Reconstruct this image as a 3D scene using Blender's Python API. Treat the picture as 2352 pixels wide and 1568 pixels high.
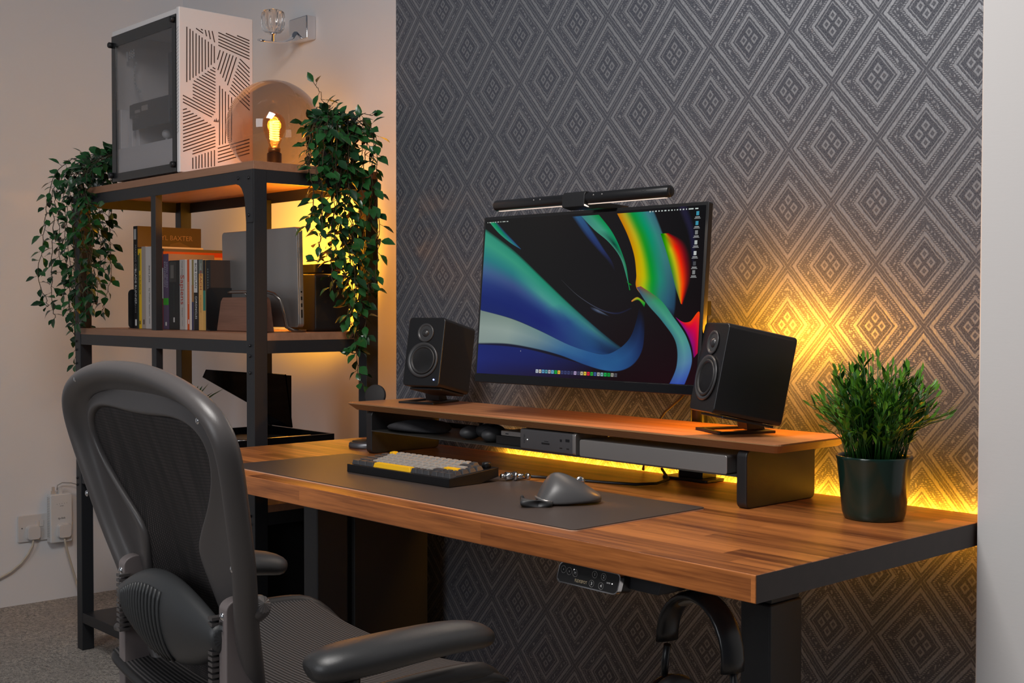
import bpy, bmesh, math, random
import numpy as np
from mathutils import Vector, Matrix
random.seed(7)
PI = math.pi
C = bpy.context.scene.collection
ZO = 0.1014          # the floor is z = 0; desk-side parts are written 0.1014 lower and lifted once at the end
for o in list(bpy.data.objects):
    bpy.data.objects.remove(o)

# ------------------------------------------------------------------ camera
cam_d = bpy.data.cameras.new('camera')
cam = bpy.data.objects.new('camera', cam_d); C.objects.link(cam)
bpy.context.scene.camera = cam
cam_d.sensor_width = 36.0
cam_d.lens = 2841.4 / 2352 * 36.0
yaw, pitch, roll = 0.829636, 0.026773, 0.001751
fwd = Vector((-math.sin(yaw)*math.cos(pitch), math.cos(yaw)*math.cos(pitch), -math.sin(pitch)))
rgt = Vector((math.cos(yaw), math.sin(yaw), 0)); upv = rgt.cross(fwd)
r2 = math.cos(roll)*rgt + math.sin(roll)*upv; u2 = -math.sin(roll)*rgt + math.cos(roll)*upv
cam.matrix_world = Matrix(((r2.x, u2.x, -fwd.x, 0.98824), (r2.y, u2.y, -fwd.y, -2.03469), (r2.z, u2.z, -fwd.z, 1.01425 + ZO), (0, 0, 0, 1)))
cam_d.clip_start = 0.02

# ------------------------------------------------------------------ world, big lights, exposure
vs = bpy.context.scene.view_settings
vs.view_transform = 'Standard'; vs.look = 'None'; vs.exposure = 0.0; vs.gamma = 1.0; vs.use_curve_mapping = False
w = bpy.data.worlds.new('world'); bpy.context.scene.world = w; w.use_nodes = True
w.node_tree.nodes['Background'].inputs[0].default_value = (0.80, 0.86, 1.0, 1)
w.node_tree.nodes['Background'].inputs[1].default_value = 0.10
def area(name, loc, aim, size, power, col, sy=None):
    l = bpy.data.lights.new(name, 'AREA'); l.energy = power; l.color = col; l.size = size
    if sy: l.shape = 'RECTANGLE'; l.size_y = sy
    o = bpy.data.objects.new(name, l); C.objects.link(o); o.location = loc
    d = Vector(aim) - Vector(loc); o.rotation_euler = d.to_track_quat('-Z', 'Y').to_euler()
    return o
def point(name, loc, power, col, r):
    l = bpy.data.lights.new(name, 'POINT'); l.energy = power; l.color = col; l.shadow_soft_size = r
    o = bpy.data.objects.new(name, l); C.objects.link(o); o.location = loc
    return o
area('ceiling_lamp_light', (-0.30, -1.60, 2.46), (-0.60, -0.5, 0.9), 0.7, 32, (1.0, 0.965, 0.93))
area('front_fill_light', (-0.2, -4.4, 2.0), (-2.2, 0, 1.1), 1.3, 30, (0.93, 0.96, 1.0), 1.5)  # added fill light behind the camera, no window; lifts left wall and chair
AMBER = (1.0, 0.44, 0.02)

# ------------------------------------------------------------------ node helpers
class X:
    """small expression wrapper around a node socket"""
    nt = None
    def __init__(s, k): s.k = k
    @staticmethod
    def m(op, *a):
        n = X.nt.nodes.new('ShaderNodeMath'); n.operation = op
        for i, v in enumerate(a):
            if isinstance(v, X): X.nt.links.new(v.k, n.inputs[i])
            else: n.inputs[i].default_value = v
        return X(n.outputs[0])
    def __add__(s, o): return X.m('ADD', s, o)
    def __radd__(s, o): return X.m('ADD', s, o)
    def __sub__(s, o): return X.m('SUBTRACT', s, o)
    def __rsub__(s, o): return X.m('SUBTRACT', o, s)
    def __mul__(s, o): return X.m('MULTIPLY', s, o)
    def __rmul__(s, o): return X.m('MULTIPLY', s, o)
    def __truediv__(s, o): return X.m('DIVIDE', s, o)
    def lt(s, o): return X.m('LESS_THAN', s, o)
    def gt(s, o): return X.m('GREATER_THAN', s, o)
def mx(op, *a): return X.m(op, *a)
def new_mat(name):
    m = bpy.data.materials.new(name); m.use_nodes = True
    nt = m.node_tree; X.nt = nt
    return m, nt, nt.nodes['Principled BSDF']
def coords(nt):
    tc = nt.nodes.new('ShaderNodeTexCoord'); sp = nt.nodes.new('ShaderNodeSeparateXYZ')
    nt.links.new(tc.outputs['Object'], sp.inputs[0])
    return tc.outputs['Object'], X(sp.outputs[0]), X(sp.outputs[1]), X(sp.outputs[2])
def comb(nt, x, y, z):
    n = nt.nodes.new('ShaderNodeCombineXYZ')
    for i, v in enumerate((x, y, z)):
        if isinstance(v, X): nt.links.new(v.k, n.inputs[i])
        else: n.inputs[i].default_value = v
    return n.outputs[0]
def noise(nt, vec, scale, detail=3, rough=0.5):
    n = nt.nodes.new('ShaderNodeTexNoise'); n.inputs['Scale'].default_value = scale
    n.inputs['Detail'].default_value = detail; n.inputs['Roughness'].default_value = rough
    if vec is not None: nt.links.new(vec, n.inputs['Vector'])
    return X(n.outputs[0])
def ramp(nt, fac, stops, interp='LINEAR'):
    n = nt.nodes.new('ShaderNodeValToRGB'); nt.links.new(fac.k, n.inputs[0])
    cr = n.color_ramp; cr.interpolation = interp
    def c4(c): return (c, c, c, 1) if isinstance(c, (int, float)) else (*c, 1)
    cr.elements[0].position = stops[0][0]; cr.elements[0].color = c4(stops[0][1])
    cr.elements[1].position = stops[-1][0]; cr.elements[1].color = c4(stops[-1][1])
    for p, c in stops[1:-1]:
        e = cr.elements.new(p); e.color = c4(c)
    return X(n.outputs[0])
def mixc(nt, fac, a, b, mode='MIX'):
    n = nt.nodes.new('ShaderNodeMix'); n.data_type = 'RGBA'; n.blend_type = mode
    for key, v in (('Factor', fac), ('A', a), ('B', b)):
        s = [i for i in n.inputs if i.name == key and (i.type == ('VALUE' if key == 'Factor' else 'RGBA'))][0]
        if isinstance(v, X): nt.links.new(v.k, s)
        elif isinstance(v, (int, float)): s.default_value = v
        else: s.default_value = (*v, 1)
    return X([o for o in n.outputs if o.type == 'RGBA'][0])
def bump(nt, bsdf, h, strength, dist):
    n = nt.nodes.new('ShaderNodeBump'); n.inputs['Strength'].default_value = strength; n.inputs['Distance'].default_value = dist
    nt.links.new(h.k, n.inputs['Height']); nt.links.new(n.outputs[0], bsdf.inputs['Normal'])
MATS = {}
def mat(name, col, rough=0.5, metal=0.0, spec=0.5, coat=0.0, bumpy=None, vary=0.0):
    """procedural principled material: slight noise in colour and relief"""
    if name in MATS: return MATS[name]
    m, nt, b = new_mat(name)
    b.inputs['Base Color'].default_value = (*col, 1); b.inputs['Roughness'].default_value = rough
    b.inputs['Metallic'].default_value = metal; b.inputs['Specular IOR Level'].default_value = spec
    b.inputs['Coat Weight'].default_value = coat
    v, x, y, z = coords(nt)
    if vary:
        n = noise(nt, v, 40, 4)
        c = mixc(nt, n, [k*(1-vary) for k in col], [min(1, k*(1+vary)) for k in col]); nt.links.new(c.k, b.inputs['Base Color'])
    if bumpy:
        bump(nt, b, noise(nt, v, bumpy[0], 3), bumpy[1], 0.001)
    MATS[name] = m
    return m
def emis(name, col, strength):
    m, nt, b = new_mat(name)
    b.inputs['Base Color'].default_value = (*col, 1); b.inputs['Emission Color'].default_value = (*col, 1)
    b.inputs['Emission Strength'].default_value = strength
    return m
def clear(name, tint, gloss_col=(1, 1, 1), rough=0.02, ior=1.45, base=0.04):
    m, nt, b = new_mat(name); nt.nodes.remove(b)
    t = nt.nodes.new('ShaderNodeBsdfTransparent'); t.inputs[0].default_value = (*tint, 1)
    g = nt.nodes.new('ShaderNodeBsdfGlossy'); g.inputs['Color'].default_value = (*gloss_col, 1); g.inputs['Roughness'].default_value = rough
    f = nt.nodes.new('ShaderNodeLayerWeight'); f.inputs[0].default_value = 0.5
    fx = mx('MINIMUM', mx('ADD', mx('POWER', X(f.outputs[1]), 4.0)*0.8, base + 0.03), 0.9)
    s = nt.nodes.new('ShaderNodeMixShader'); nt.links.new(fx.k, s.inputs[0]); nt.links.new(t.outputs[0], s.inputs[1]); nt.links.new(g.outputs[0], s.inputs[2])
    nt.links.new(s.outputs[0], nt.nodes['Material Output'].inputs[0])
    return m

# ------------------------------------------------------------------ mesh builder
class MB:
    def __init__(s): s.v = []; s.f = []; s.sm = []
    def add(s, vs_, fs, smooth=False, M=None):
        o = len(s.v)
        for p in vs_:
            p = Vector(p)
            s.v.append(M @ p if M is not None else p)
        for f in fs: s.f.append([i+o for i in f]); s.sm.append(smooth)
        return s
    def box(s, a, b, M=None):
        x0, y0, z0 = a; x1, y1, z1 = b
        return s.add([(x0,y0,z0),(x1,y0,z0),(x1,y1,z0),(x0,y1,z0),(x0,y0,z1),(x1,y0,z1),(x1,y1,z1),(x0,y1,z1)],
                     [(0,3,2,1),(4,5,6,7),(0,1,5,4),(1,2,6,5),(2,3,7,6),(3,0,4,7)], False, M)
    def prism(s, poly, lo, hi, axis='z', smooth=False, M=None):
        n = len(poly)
        def P(p, h): return {'z': (p[0], p[1], h), 'y': (p[0], h, p[1]), 'x': (h, p[0], p[1])}[axis]
        vv = [P(p, lo) for p in poly] + [P(p, hi) for p in poly]
        ff = [tuple(range(n))[::-1], tuple(range(n, 2*n))] + [(i, (i+1) % n, n+(i+1) % n, n+i) for i in range(n)]
        o = len(s.f); s.add(vv, ff, smooth, M); s.sm[o] = s.sm[o+1] = False
        return s
    def loft(s, rings, closed=True, caps=True, smooth=True, M=None, loop=False):
        n = len(rings[0]); vv = [p for r in rings for p in r]; ff = []
        m = len(rings)
        for i in range(m if loop else m-1):
            j2 = (i+1) % m
            for j in range(n if closed else n-1):
                k = (j+1) % n
                ff.append((i*n+j, i*n+k, j2*n+k, j2*n+j))
        s.add(vv, ff, smooth, M)
        if caps and closed and not loop:
            o = len(s.v) - len(vv)
            s.f.append([o+j for j in range(n)][::-1]); s.sm.append(False)
            s.f.append([o+(m-1)*n+j for j in range(n)]); s.sm.append(False)
        return s
    def lathe(s, prof, c=(0, 0, 0), n=32, axis='z', M=None, smooth=True):
        rings = []
        for r, h in prof:
            ring = []
            for k in range(n):
                a = 2*PI*k/n; p = (r*math.cos(a), r*math.sin(a), h)
                if axis == 'y': p = (p[0], -p[2], p[1])
                if axis == 'x': p = (p[2], p[0], p[1])
                ring.append((p[0]+c[0], p[1]+c[1], p[2]+c[2]))
            rings.append(ring)
        return s.loft(rings, smooth=smooth, M=M)
    def cyl(s, a, b, r, n=16, r2=None, M=None):
        return s.tube([a, b], r, n, M=M, radii=[r, r if r2 is None else r2])
    def tube(s, pts, r, n=8, M=None, radii=None, closed=False, flat=None):
        pts = [Vector(p) for p in pts]; m = len(pts); rings = []; prev = None
        for i, p in enumerate(pts):
            if closed: d = pts[(i+1) % m] - pts[i-1]
            else: d = pts[min(i+1, m-1)] - pts[max(i-1, 0)]
            d.normalize()
            if prev is None:
                a = Vector((0, 0, 1)) if abs(d.z) < 0.9 else Vector((1, 0, 0))
            else: a = prev
            u = (a - d*a.dot(d)).normalized(); w_ = d.cross(u); prev = u
            rr = radii[i] if radii else r
            fu, fw = flat if flat else (1, 1)
            rings.append([p + (u*math.cos(2*PI*k/n)*fu + w_*math.sin(2*PI*k/n)*fw)*rr for k in range(n)])
        return s.loft(rings, M=M, loop=closed)
    def ball(s, c, r, n=16, sc=(1, 1, 1), M=None):
        prof = [(math.sin(PI*i/n)*1.0+1e-5, -math.cos(PI*i/n)) for i in range(n+1)]
        rings = [[(c[0]+r*sc[0]*a*math.cos(2*PI*k/(2*n)), c[1]+r*sc[1]*a*math.sin(2*PI*k/(2*n)), c[2]+r*sc[2]*h) for k in range(2*n)] for a, h in prof]
        return s.loft(rings, M=M)
    def mesh(s, name):
        me = bpy.data.meshes.new(name); me.from_pydata([tuple(v) for v in s.v], [], s.f)
        me.polygons.foreach_set('use_smooth', s.sm)
        me.validate(); me.update()
        return me
def rrect(x0, y0, x1, y1, r, n=4):
    out = []
    for cx, cy, a0 in ((x1-r, y1-r, 0), (x0+r, y1-r, 90), (x0+r, y0+r, 180), (x1-r, y0+r, 270)):
        for k in range(n+1):
            a = math.radians(a0 + 90*k/n); out.append((cx+r*math.cos(a), cy+r*math.sin(a)))
    return out
def obj(name, mb, material, parent=None, bevel=0, label=None, seg=2, sub=0, thick=0, loc=None, rot=None, recalc=True):
    me = mb.mesh(name) if isinstance(mb, MB) else mb
    if recalc and isinstance(mb, MB):
        bm = bmesh.new(); bm.from_mesh(me); bmesh.ops.recalc_face_normals(bm, faces=bm.faces); bm.to_mesh(me); bm.free()
    o = bpy.data.objects.new(name, me); C.objects.link(o)
    if material is not None and not me.materials: me.materials.append(material)
    if parent is not None: o.parent = parent
    if loc is not None: o.location = loc
    if rot is not None: o.rotation_euler = rot
    if thick:
        t = o.modifiers.new('solid', 'SOLIDIFY'); t.thickness = thick; t.offset = 0
    if bevel:
        b = o.modifiers.new('bevel', 'BEVEL'); b.width = bevel; b.segments = seg; b.limit_method = 'ANGLE'; b.angle_limit = math.radians(40)
        b.harden_normals = False
        me.polygons.foreach_set('use_smooth', [True]*len(me.polygons))
        wn = o.modifiers.new('wn', 'WEIGHTED_NORMAL'); wn.keep_sharp = True
    if sub:
        t = o.modifiers.new('sub', 'SUBSURF'); t.levels = sub; t.render_levels = sub
    if label: o['label'] = label
    return o
def thing(name, label, cat, loc=(0, 0, 0), rotz=0, group=None):
    o = bpy.data.objects.new(name, None); C.objects.link(o); o.empty_display_size = 0.05
    o.location = loc; o.rotation_euler = (0, 0, rotz); o['label'] = label; o['category'] = cat
    if group: o['group'] = group
    return o
def tag(o, label, cat, group=None):
    o['label'] = label; o['category'] = cat
    if group: o['group'] = group
    return o
def struct(name, mb, m, bevel=0, parent=None):
    o = obj(name, mb, m, parent, bevel)
    if parent is None: o['kind'] = 'structure'
    return o
def text(name, s, size, material, parent, loc, rot, extrude=0.0002, ax='CENTER', label=None, squeeze=1.0):
    cu = bpy.data.curves.new(name, 'FONT'); cu.body = s; cu.size = size; cu.extrude = extrude; cu.align_x = ax; cu.align_y = 'CENTER'
    cu.resolution_u = 2
    t = bpy.data.objects.new(name+'_src', cu); C.objects.link(t)
    bpy.context.view_layer.update()
    me = bpy.data.meshes.new_from_object(t.evaluated_get(bpy.context.evaluated_depsgraph_get()))
    bpy.data.objects.remove(t); bpy.data.curves.remove(cu)
    me.materials.clear()
    if squeeze != 1.0:
        for v in me.vertices: v.co.x *= squeeze
    return obj(name, me, material, parent, loc=loc, rot=rot, label=label)

# ------------------------------------------------------------------ materials
BLACK = mat('black_plastic', (0.012, 0.012, 0.013), 0.42, bumpy=(900, 0.15))
BMETAL = mat('black_powder_steel', (0.016, 0.017, 0.020), 0.45, bumpy=(1400, 0.2))
SATIN = mat('black_satin', (0.010, 0.010, 0.011), 0.30)
GLOSSB = mat('gloss_black', (0.004, 0.004, 0.005), 0.08)
FABRIC = mat('dark_fabric', (0.028, 0.028, 0.032), 0.95, bumpy=(700, 0.6), vary=0.5)
DGREY = mat('dark_grey', (0.045, 0.046, 0.050), 0.5)
SILVER = mat('anodised_silver', (0.42, 0.41, 0.40), 0.42, 0.85, bumpy=(2500, 0.08))
SPACE = mat('space_grey_metal', (0.16, 0.16, 0.17), 0.42, 0.8, bumpy=(2500, 0.08))
STEEL = mat('bright_steel', (0.75, 0.75, 0.76), 0.14, 1.0)
CHROME = mat('chrome', (0.80, 0.80, 0.82), 0.04, 1.0)
WHITEP = mat('white_plastic', (0.66, 0.64, 0.63), 0.35)
CREAMP = mat('cream_cable', (0.55, 0.49, 0.40), 0.45)
WHITEM = mat('white_painted_steel', (0.80, 0.76, 0.75), 0.42)
WHITEINK = mat('white_ink', (0.75, 0.75, 0.75), 0.6)
def wall_mat(name, col):
    m, nt, b = new_mat(name); v, x, y, z = coords(nt)
    n = noise(nt, v, 1.3, 3); n2 = noise(nt, v, 160, 4)
    c = mixc(nt, n, [k*0.975 for k in col], [k*1.02 for k in col]); nt.links.new(c.k, b.inputs['Base Color'])
    b.inputs['Roughness'].default_value = 0.75; b.inputs['Specular IOR Level'].default_value = 0.3
    bump(nt, b, n2 + noise(nt, comb(nt, x*20, y*20, z*300), 1.0, 2)*0.5, 0.12, 0.001)
    return m
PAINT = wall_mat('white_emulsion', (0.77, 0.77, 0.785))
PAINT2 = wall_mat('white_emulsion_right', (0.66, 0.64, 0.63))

def carpet_mat():
    m, nt, b = new_mat('carpet'); v, x, y, z = coords(nt)
    n1 = noise(nt, v, 7, 4); n2 = noise(nt, v, 95, 4, 0.75); n3 = noise(nt, v, 260, 2)
    f = ramp(nt, n2*0.65 + n3*0.35, [(0.38, 0.0), (0.62, 1.0)])
    c = mixc(nt, f, (0.10, 0.078, 0.060), (0.80, 0.70, 0.60))
    c = mixc(nt, ramp(nt, n1, [(0.35, 0.0), (0.65, 0.45)]), c, (0.36, 0.30, 0.255))
    nt.links.new(c.k, b.inputs['Base Color']); b.inputs['Roughness'].default_value = 1.0; b.inputs['Specular IOR Level'].default_value = 0.1
    b.inputs['Sheen Weight'].default_value = 0.3
    bump(nt, b, n2 + n3*0.6, 1.0, 0.012)
    return m
CARPET = carpet_mat()

def stave_mat(name, dark, light, row=0.043, length=0.55, rough=0.36, front=False, axis='x', grain=1.0, contrast=1.0, coat=0.0):
    """block-glued wood: staves along one axis, each its own tone, with stretched grain"""
    m, nt, b = new_mat(name); v, x, y, z = coords(nt)
    if axis == 'y': x, y = y, x
    r = mx('FLOOR', y/row)
    wr = nt.nodes.new('ShaderNodeTexWhiteNoise'); wr.noise_dimensions = '1D'; nt.links.new(r.k, wr.inputs['W'])
    col = mx('FLOOR', (x + X(wr.outputs[0])*length*3)/length)
    wc = nt.nodes.new('ShaderNodeTexWhiteNoise'); wc.noise_dimensions = '2D'; nt.links.new(comb(nt, r, col, 0), wc.inputs['Vector'])
    tone = X(wc.outputs[0])
    g1 = noise(nt, comb(nt, x*3.0 + tone*37, y*55*grain, z*45), 1.0, 5, 0.6)
    g2 = noise(nt, comb(nt, x*9.0 + tone*11, y*420*grain, z*300), 1.0, 3, 0.6)
    f = mx('ADD', (tone-0.5)*0.55*contrast + 0.5, (g1-0.5)*1.1 + (g2-0.5)*0.45)
    mid = [0.5*(a+c) for a, c in zip(dark, light)]
    c = ramp(nt, f, [(0.12, dark), (0.5, mid), (0.9, light)])
    nt.links.new(c.k, b.inputs['Base Color']); b.inputs['Roughness'].default_value = rough
    b.inputs['Coat Weight'].default_value = coat; b.inputs['Coat Roughness'].default_value = 0.25
    bump(nt, b, g2, 0.12, 0.001)
    return m
DESKWOOD = stave_mat('walnut_butcher_block', (0.110, 0.026, 0.007), (0.72, 0.245, 0.062), coat=0.15)
RISERWOOD = stave_mat('walnut_veneer', (0.33, 0.125, 0.050), (0.66, 0.28, 0.12), row=5, length=9, rough=0.42, contrast=0.0)
SHELFWOOD = stave_mat('shelf_walnut', (0.26, 0.125, 0.068), (0.40, 0.20, 0.115), row=3, length=9, rough=0.5, contrast=0.0)
STANDWOOD = stave_mat('dock_walnut', (0.13, 0.055, 0.032), (0.27, 0.13, 0.085), row=3, length=9, rough=0.45, contrast=0.0)
def ply_mat():
    m, nt, b = new_mat('plywood_edge'); v, x, y, z = coords(nt)
    t = mx('FRACT', z*430.0)
    n = noise(nt, comb(nt, x*8, y*8, z*500), 1.0, 3)
    c = mixc(nt, mx('ADD', t.gt(0.5)*0.75, n*0.2), (0.42, 0.24, 0.10), (0.17, 0.075, 0.028)); nt.links.new(c.k, b.inputs['Base Color'])
    b.inputs['Roughness'].default_value = 0.5
    return m
PLY = ply_mat()

def wallpaper_mat():
    m, nt, b = new_mat('geometric_wallpaper'); v, x, y, z = coords(nt)
    wob = noise(nt, comb(nt, x*60, 0.0, z*60), 1.0, 3, 0.7)
    wob2 = noise(nt, comb(nt, x*420, 0.0, z*130), 1.0, 2)
    px = (x + 0.1625)/0.1965 + (wob-0.5)*0.012
    pz = (z - 1.0985)/0.2315 + (wob-0.5)*0.020
    du = mx('ABSOLUTE', px - mx('ROUND', px)); dw = mx('ABSOLUTE', pz - mx('ROUND', pz))
    d1 = (du + dw)*2.0
    inside = mx('LESS_THAN', d1, 1.0)
    d = mx('MINIMUM', d1, 2.0 - d1)
    d = d + (wob2-0.5)*0.035
    p = inside*du + (1.0-inside)*(0.5-du); q = inside*dw + (1.0-inside)*(0.5-dw)
    p = p*2.0; q = q*2.0
    thread = noise(nt, comb(nt, x*1500, 0.0, z*90), 1.0, 2, 0.6)          # vertical threads
    tick = mx('SINE', (z + mx('ABSOLUTE', x)*0.0)*1750.0)*0.5 + 0.5       # horizontal stitches
    spk = noise(nt, comb(nt, x*170, 0.0, z*120), 1.0, 2)
    # rings: solid ink by distance
    solid = ramp(nt, d, [(0.0, 0), (0.335, 0.0), (0.345, 0.75), (0.365, 0.75), (0.375, 0.1), (0.41, 0.1), (0.42, 0.95), (0.485, 0.85), (0.50, 0.1),
                         (0.80, 0.1), (0.81, 0.9), (0.885, 0.95), (0.90, 0.05), (0.925, 0.05), (0.94, 0.65), (0.958, 0.65), (0.972, 0.0), (1.0, 0.25)])
    stitch = ramp(nt, d, [(0.0, 0), (0.505, 0.0), (0.515, 1.0), (0.55, 1.0), (0.56, 0), (0.715, 0), (0.725, 1.0), (0.765, 1.0), (0.775, 0), (1.0, 0)])
    speck = ramp(nt, d, [(0.0, 0), (0.575, 0.0), (0.60, 1.0), (0.66, 1.0), (0.69, 0), (1.0, 0)])
    # flower of four small diamonds
    e = mx('MINIMUM', mx('ABSOLUTE', p-0.135) + q, p + mx('ABSOLUTE', q-0.135))
    fl = ramp(nt, e, [(0.0, 0.35), (0.035, 0.1), (0.055, 0.8), (0.085, 0.85), (0.105, 0.0), (1.0, 0.0)])*d.lt(0.30)
    ink = mx('MAXIMUM', mx('MAXIMUM', solid, stitch*(tick*0.9+0.1)), mx('MAXIMUM', fl, speck*ramp(nt, spk, [(0.50, 0.0), (0.60, 0.9)])))
    ink = mx('MULTIPLY', ink, ramp(nt, thread, [(0.30, 0.35), (0.60, 1.0)]))
    base_n = ramp(nt, noise(nt, comb(nt, x*700, 0.0, z*330), 1.0, 3, 0.75), [(0.42, 0.0), (0.66, 0.42)])
    ink = mx('MINIMUM', mx('MAXIMUM', ink, base_n), 1.0)
    tint = mixc(nt, noise(nt, v, 5, 2), (0.017, 0.022, 0.040), (0.026, 0.031, 0.050))
    c = mixc(nt, ink, tint, (0.32, 0.33, 0.35)); nt.links.new(c.k, b.inputs['Base Color'])
    nt.links.new((ink*0.75).k, b.inputs['Metallic']); nt.links.new((ink*(-0.10)+0.52).k, b.inputs['Roughness'])
    b.inputs['Specular IOR Level'].default_value = 0.4
    bump(nt, b, ink + thread*0.3, 0.35, 0.0008)
    return m
WALLPAPER = wallpaper_mat()

# ------------------------------------------------------------------ setting
CZ = 2.50; FZ = -ZO
struct('floor', MB().add([(-3.70, -4.8, FZ), (3.2, -4.8, FZ), (3.2, 0.42, FZ), (-3.70, 0.42, FZ)], [(0, 1, 2, 3)]), CARPET)
struct('wall_left', MB().box((-3.78, -4.8, FZ), (-3.663, 0.52, CZ)), PAINT)
struct('wall_alcove', MB().box((-3.663, 0.4015, FZ), (-1.74, 0.52, CZ)), PAINT)
struct('wall_back', MB().box((-1.74, 0.03, FZ), (0.003, 0.401, CZ)), WALLPAPER)
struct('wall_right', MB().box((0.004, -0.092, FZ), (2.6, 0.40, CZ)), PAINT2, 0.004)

# ------------------------------------------------------------------ desk
D = 0.66
t = thing('standing_desk', 'walnut butcher block standing desk with black steel legs against the patterned wallpaper', 'desk', (-0.89, -0.34, 0))
L = Vector((0.89, 0.34, 0))     # world -> local for parts built in world coordinates
def lm(th): return Matrix.Translation(-Vector(th.location))
top = obj('desk_top', MB().box((-1.787, -0.690, D-0.039), (0, -0.002, D)), DESKWOOD, t, 0.0018)
top.location = -t.location
ec = obj('shaded_end_grain', MB().box((0.0, -0.6885, D-0.0385), (0.0008, -0.0035, D-0.0008)), mat('shaded_oiled_end_grain', (0.035, 0.020, 0.016), 0.5, vary=0.3), t, label='dark oiled end face with shade painted in'); ec.location = -t.location  # thin cap: oiled end grain, with the shade of this side painted in
for nm, lx in (('left', -1.535), ('right', -0.225)):
    g = -Vector(t.location)
    a = obj('leg', MB().box((lx-0.030, -0.385, FZ+0.03), (lx+0.030, -0.295, 0.535)), BMETAL, t, 0.004); a.location = g
    a2 = obj('leg_inner_tube', MB().box((lx-0.028, -0.380, 0.535), (lx+0.028, -0.300, 0.60)), BMETAL, t, 0.003); a2.location = g
    a3 = obj('foot', MB().box((lx-0.035, -0.64, FZ), (lx+0.035, -0.04, FZ+0.03)), BMETAL, t, 0.006); a3.location = g
    a4 = obj('side_bracket', MB().box((lx-0.03, -0.62, 0.600), (lx+0.03, -0.06, 0.621)), BMETAL, t, 0.002); a4.location = g
a5 = obj('crossbar', MB().box((-1.50, -0.385, 0.575), (-0.26, -0.295, 0.60)).box((-0.30, -0.56, 0.585), (-0.255, -0.20, 0.621)), BMETAL, t, 0.002); a5.location = -t.location
bx = obj('cable_bracket', MB().prism([(-0.285, 0.6205), (-0.19, 0.6205), (-0.20, 0.592), (-0.268, 0.592)], -0.655, -0.50, 'y'), BMETAL, t, 0.002); bx.location = -t.location
# amber strip behind the desk
st = obj('led_strip', MB().box((-1.30, 0.004, 0.642), (-0.01, 0.010, 0.650)), emis('led_amber', AMBER, 95.0))
tag(st, 'glowing amber light strip running along the back edge of the desk', 'light strip')

# handset under the desk
HC = (-0.305, -0.655, 0.601)
t = thing('desk_controller', 'black desk height control panel with silver rim under the front edge of the desk', 'control panel', (-0.321, -0.672, 0.602))
t.rotation_euler = (math.radians(-8), 0, math.radians(-1))
hw, hh = 0.066, 0.0165
sk = [(px_ + (pz_)*0.18, pz_) for px_, pz_ in rrect(-hw, -hh, hw, hh, 0.009, 5)]
sk2 = [(px_ + (pz_)*0.18, pz_) for px_, pz_ in rrect(-hw+0.0018, -hh+0.0018, hw-0.0018, hh-0.0018, 0.0075, 5)]
obj('housing', MB().prism(sk2, -0.006, 0.024, 'y').box((-0.05, -0.002, 0.0), (0.06, 0.03, 0.0185)), BLACK, t)
rim = MB(); n_ = len(sk)
rim.loft([[(p[0], -0.0065, p[1]) for p in sk], [(p[0], -0.0065, p[1]) for p in sk2], [(p[0], -0.003, p[1]) for p in sk2], [(p[0], 0.002, p[1]) for p in sk]], caps=False, smooth=False, loop=True)
obj('rim', rim, STEEL, t, label='bright silver rim')
def ring(mb, cx, cz, r, y=-0.0066):
    A = [(cx+r*math.cos(2*PI*k/20), y, cz+r*math.sin(2*PI*k/20)) for k in range(20)]
    B = [(cx+(r-0.0007)*math.cos(2*PI*k/20), y, cz+(r-0.0007)*math.sin(2*PI*k/20)) for k in range(20)]
    mb.loft([A, B, [(p[0], y+0.0006, p[2]) for p in B], [(p[0], y+0.0006, p[2]) for p in A]], caps=False, smooth=False, loop=True)
RX = (math.radians(90), 0, 0)
for i, (cx, cz, s_) in enumerate(((-0.054, 0.0045, '^'), (-0.041, 0.0035, 'v'), (-0.028, 0.0025, 'M'), (0.014, 0.007, '1'), (0.033, 0.0065, '2'), (0.009, -0.0075, '3'), (0.029, -0.008, '4'))):
    b_ = MB(); ring(b_, cx, cz, 0.006 if i < 3 else 0.0055); bb = obj('button', b_, SILVER, t)
    text('button_symbol', s_, 0.0065, WHITEINK, bb, (cx, -0.0064, cz - (0.0012 if s_ == '^' else 0)), RX, 0.0001)
text('brand_lettering', 'FLEXISPOT', 0.0068, mat('bronze_ink', (0.42, 0.34, 0.22), 0.6), t, (-0.014, -0.0064, -0.0085), RX, 0.0001, squeeze=0.82)
text('lock_lettering', 'LOCK', 0.003, WHITEINK, t, (0.044, -0.0064, -0.001), RX, 0.0001)
obj('indicator_light', MB().ball((0.0515, -0.0062, -0.001), 0.0009, 6).ball((-0.031, -0.0062, 0.0075), 0.0008, 6), emis('tiny_white', (1, 1, 1), 1.2), t)

# ------------------------------------------------------------------ monitor riser
RT = 0.782
t = thing('desk_shelf', 'long walnut plywood desk riser on black side panels standing on the desk', 'desk shelf', (-0.90, -0.15, D))
g = -Vector(t.location)
x0, x1, y0, y1, th, ins = -1.540, -0.258, -0.276, -0.045, 0.018, 0.016
ro = rrect(x0, y0, x1, y1, 0.012, 4); ri = rrect(x0+ins, y0+ins, x1-ins, y1-ins, 0.010, 4)
o = obj('walnut_top', MB().prism(rrect(x0, y0, x1, y1, 0.012, 4), RT-0.0012, RT), RISERWOOD, t); o.location = g
o = obj('plywood_edge', MB().loft([[(p[0], p[1], RT-0.0012) for p in ro], [(p[0], p[1], RT-0.003) for p in ro], [(p[0], p[1], RT-th) for p in ri]], smooth=False), PLY, t, label='pale layered bevelled edge'); o.location = g
for lx in (-1.476, -0.358):
    o = obj('side_panel', MB().prism(rrect(-0.262, D, -0.05, RT-th, 0.012, 4), lx, lx+0.022, 'x'), FABRIC if 0 else BLACK, t, 0.0025); o.location = g
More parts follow.
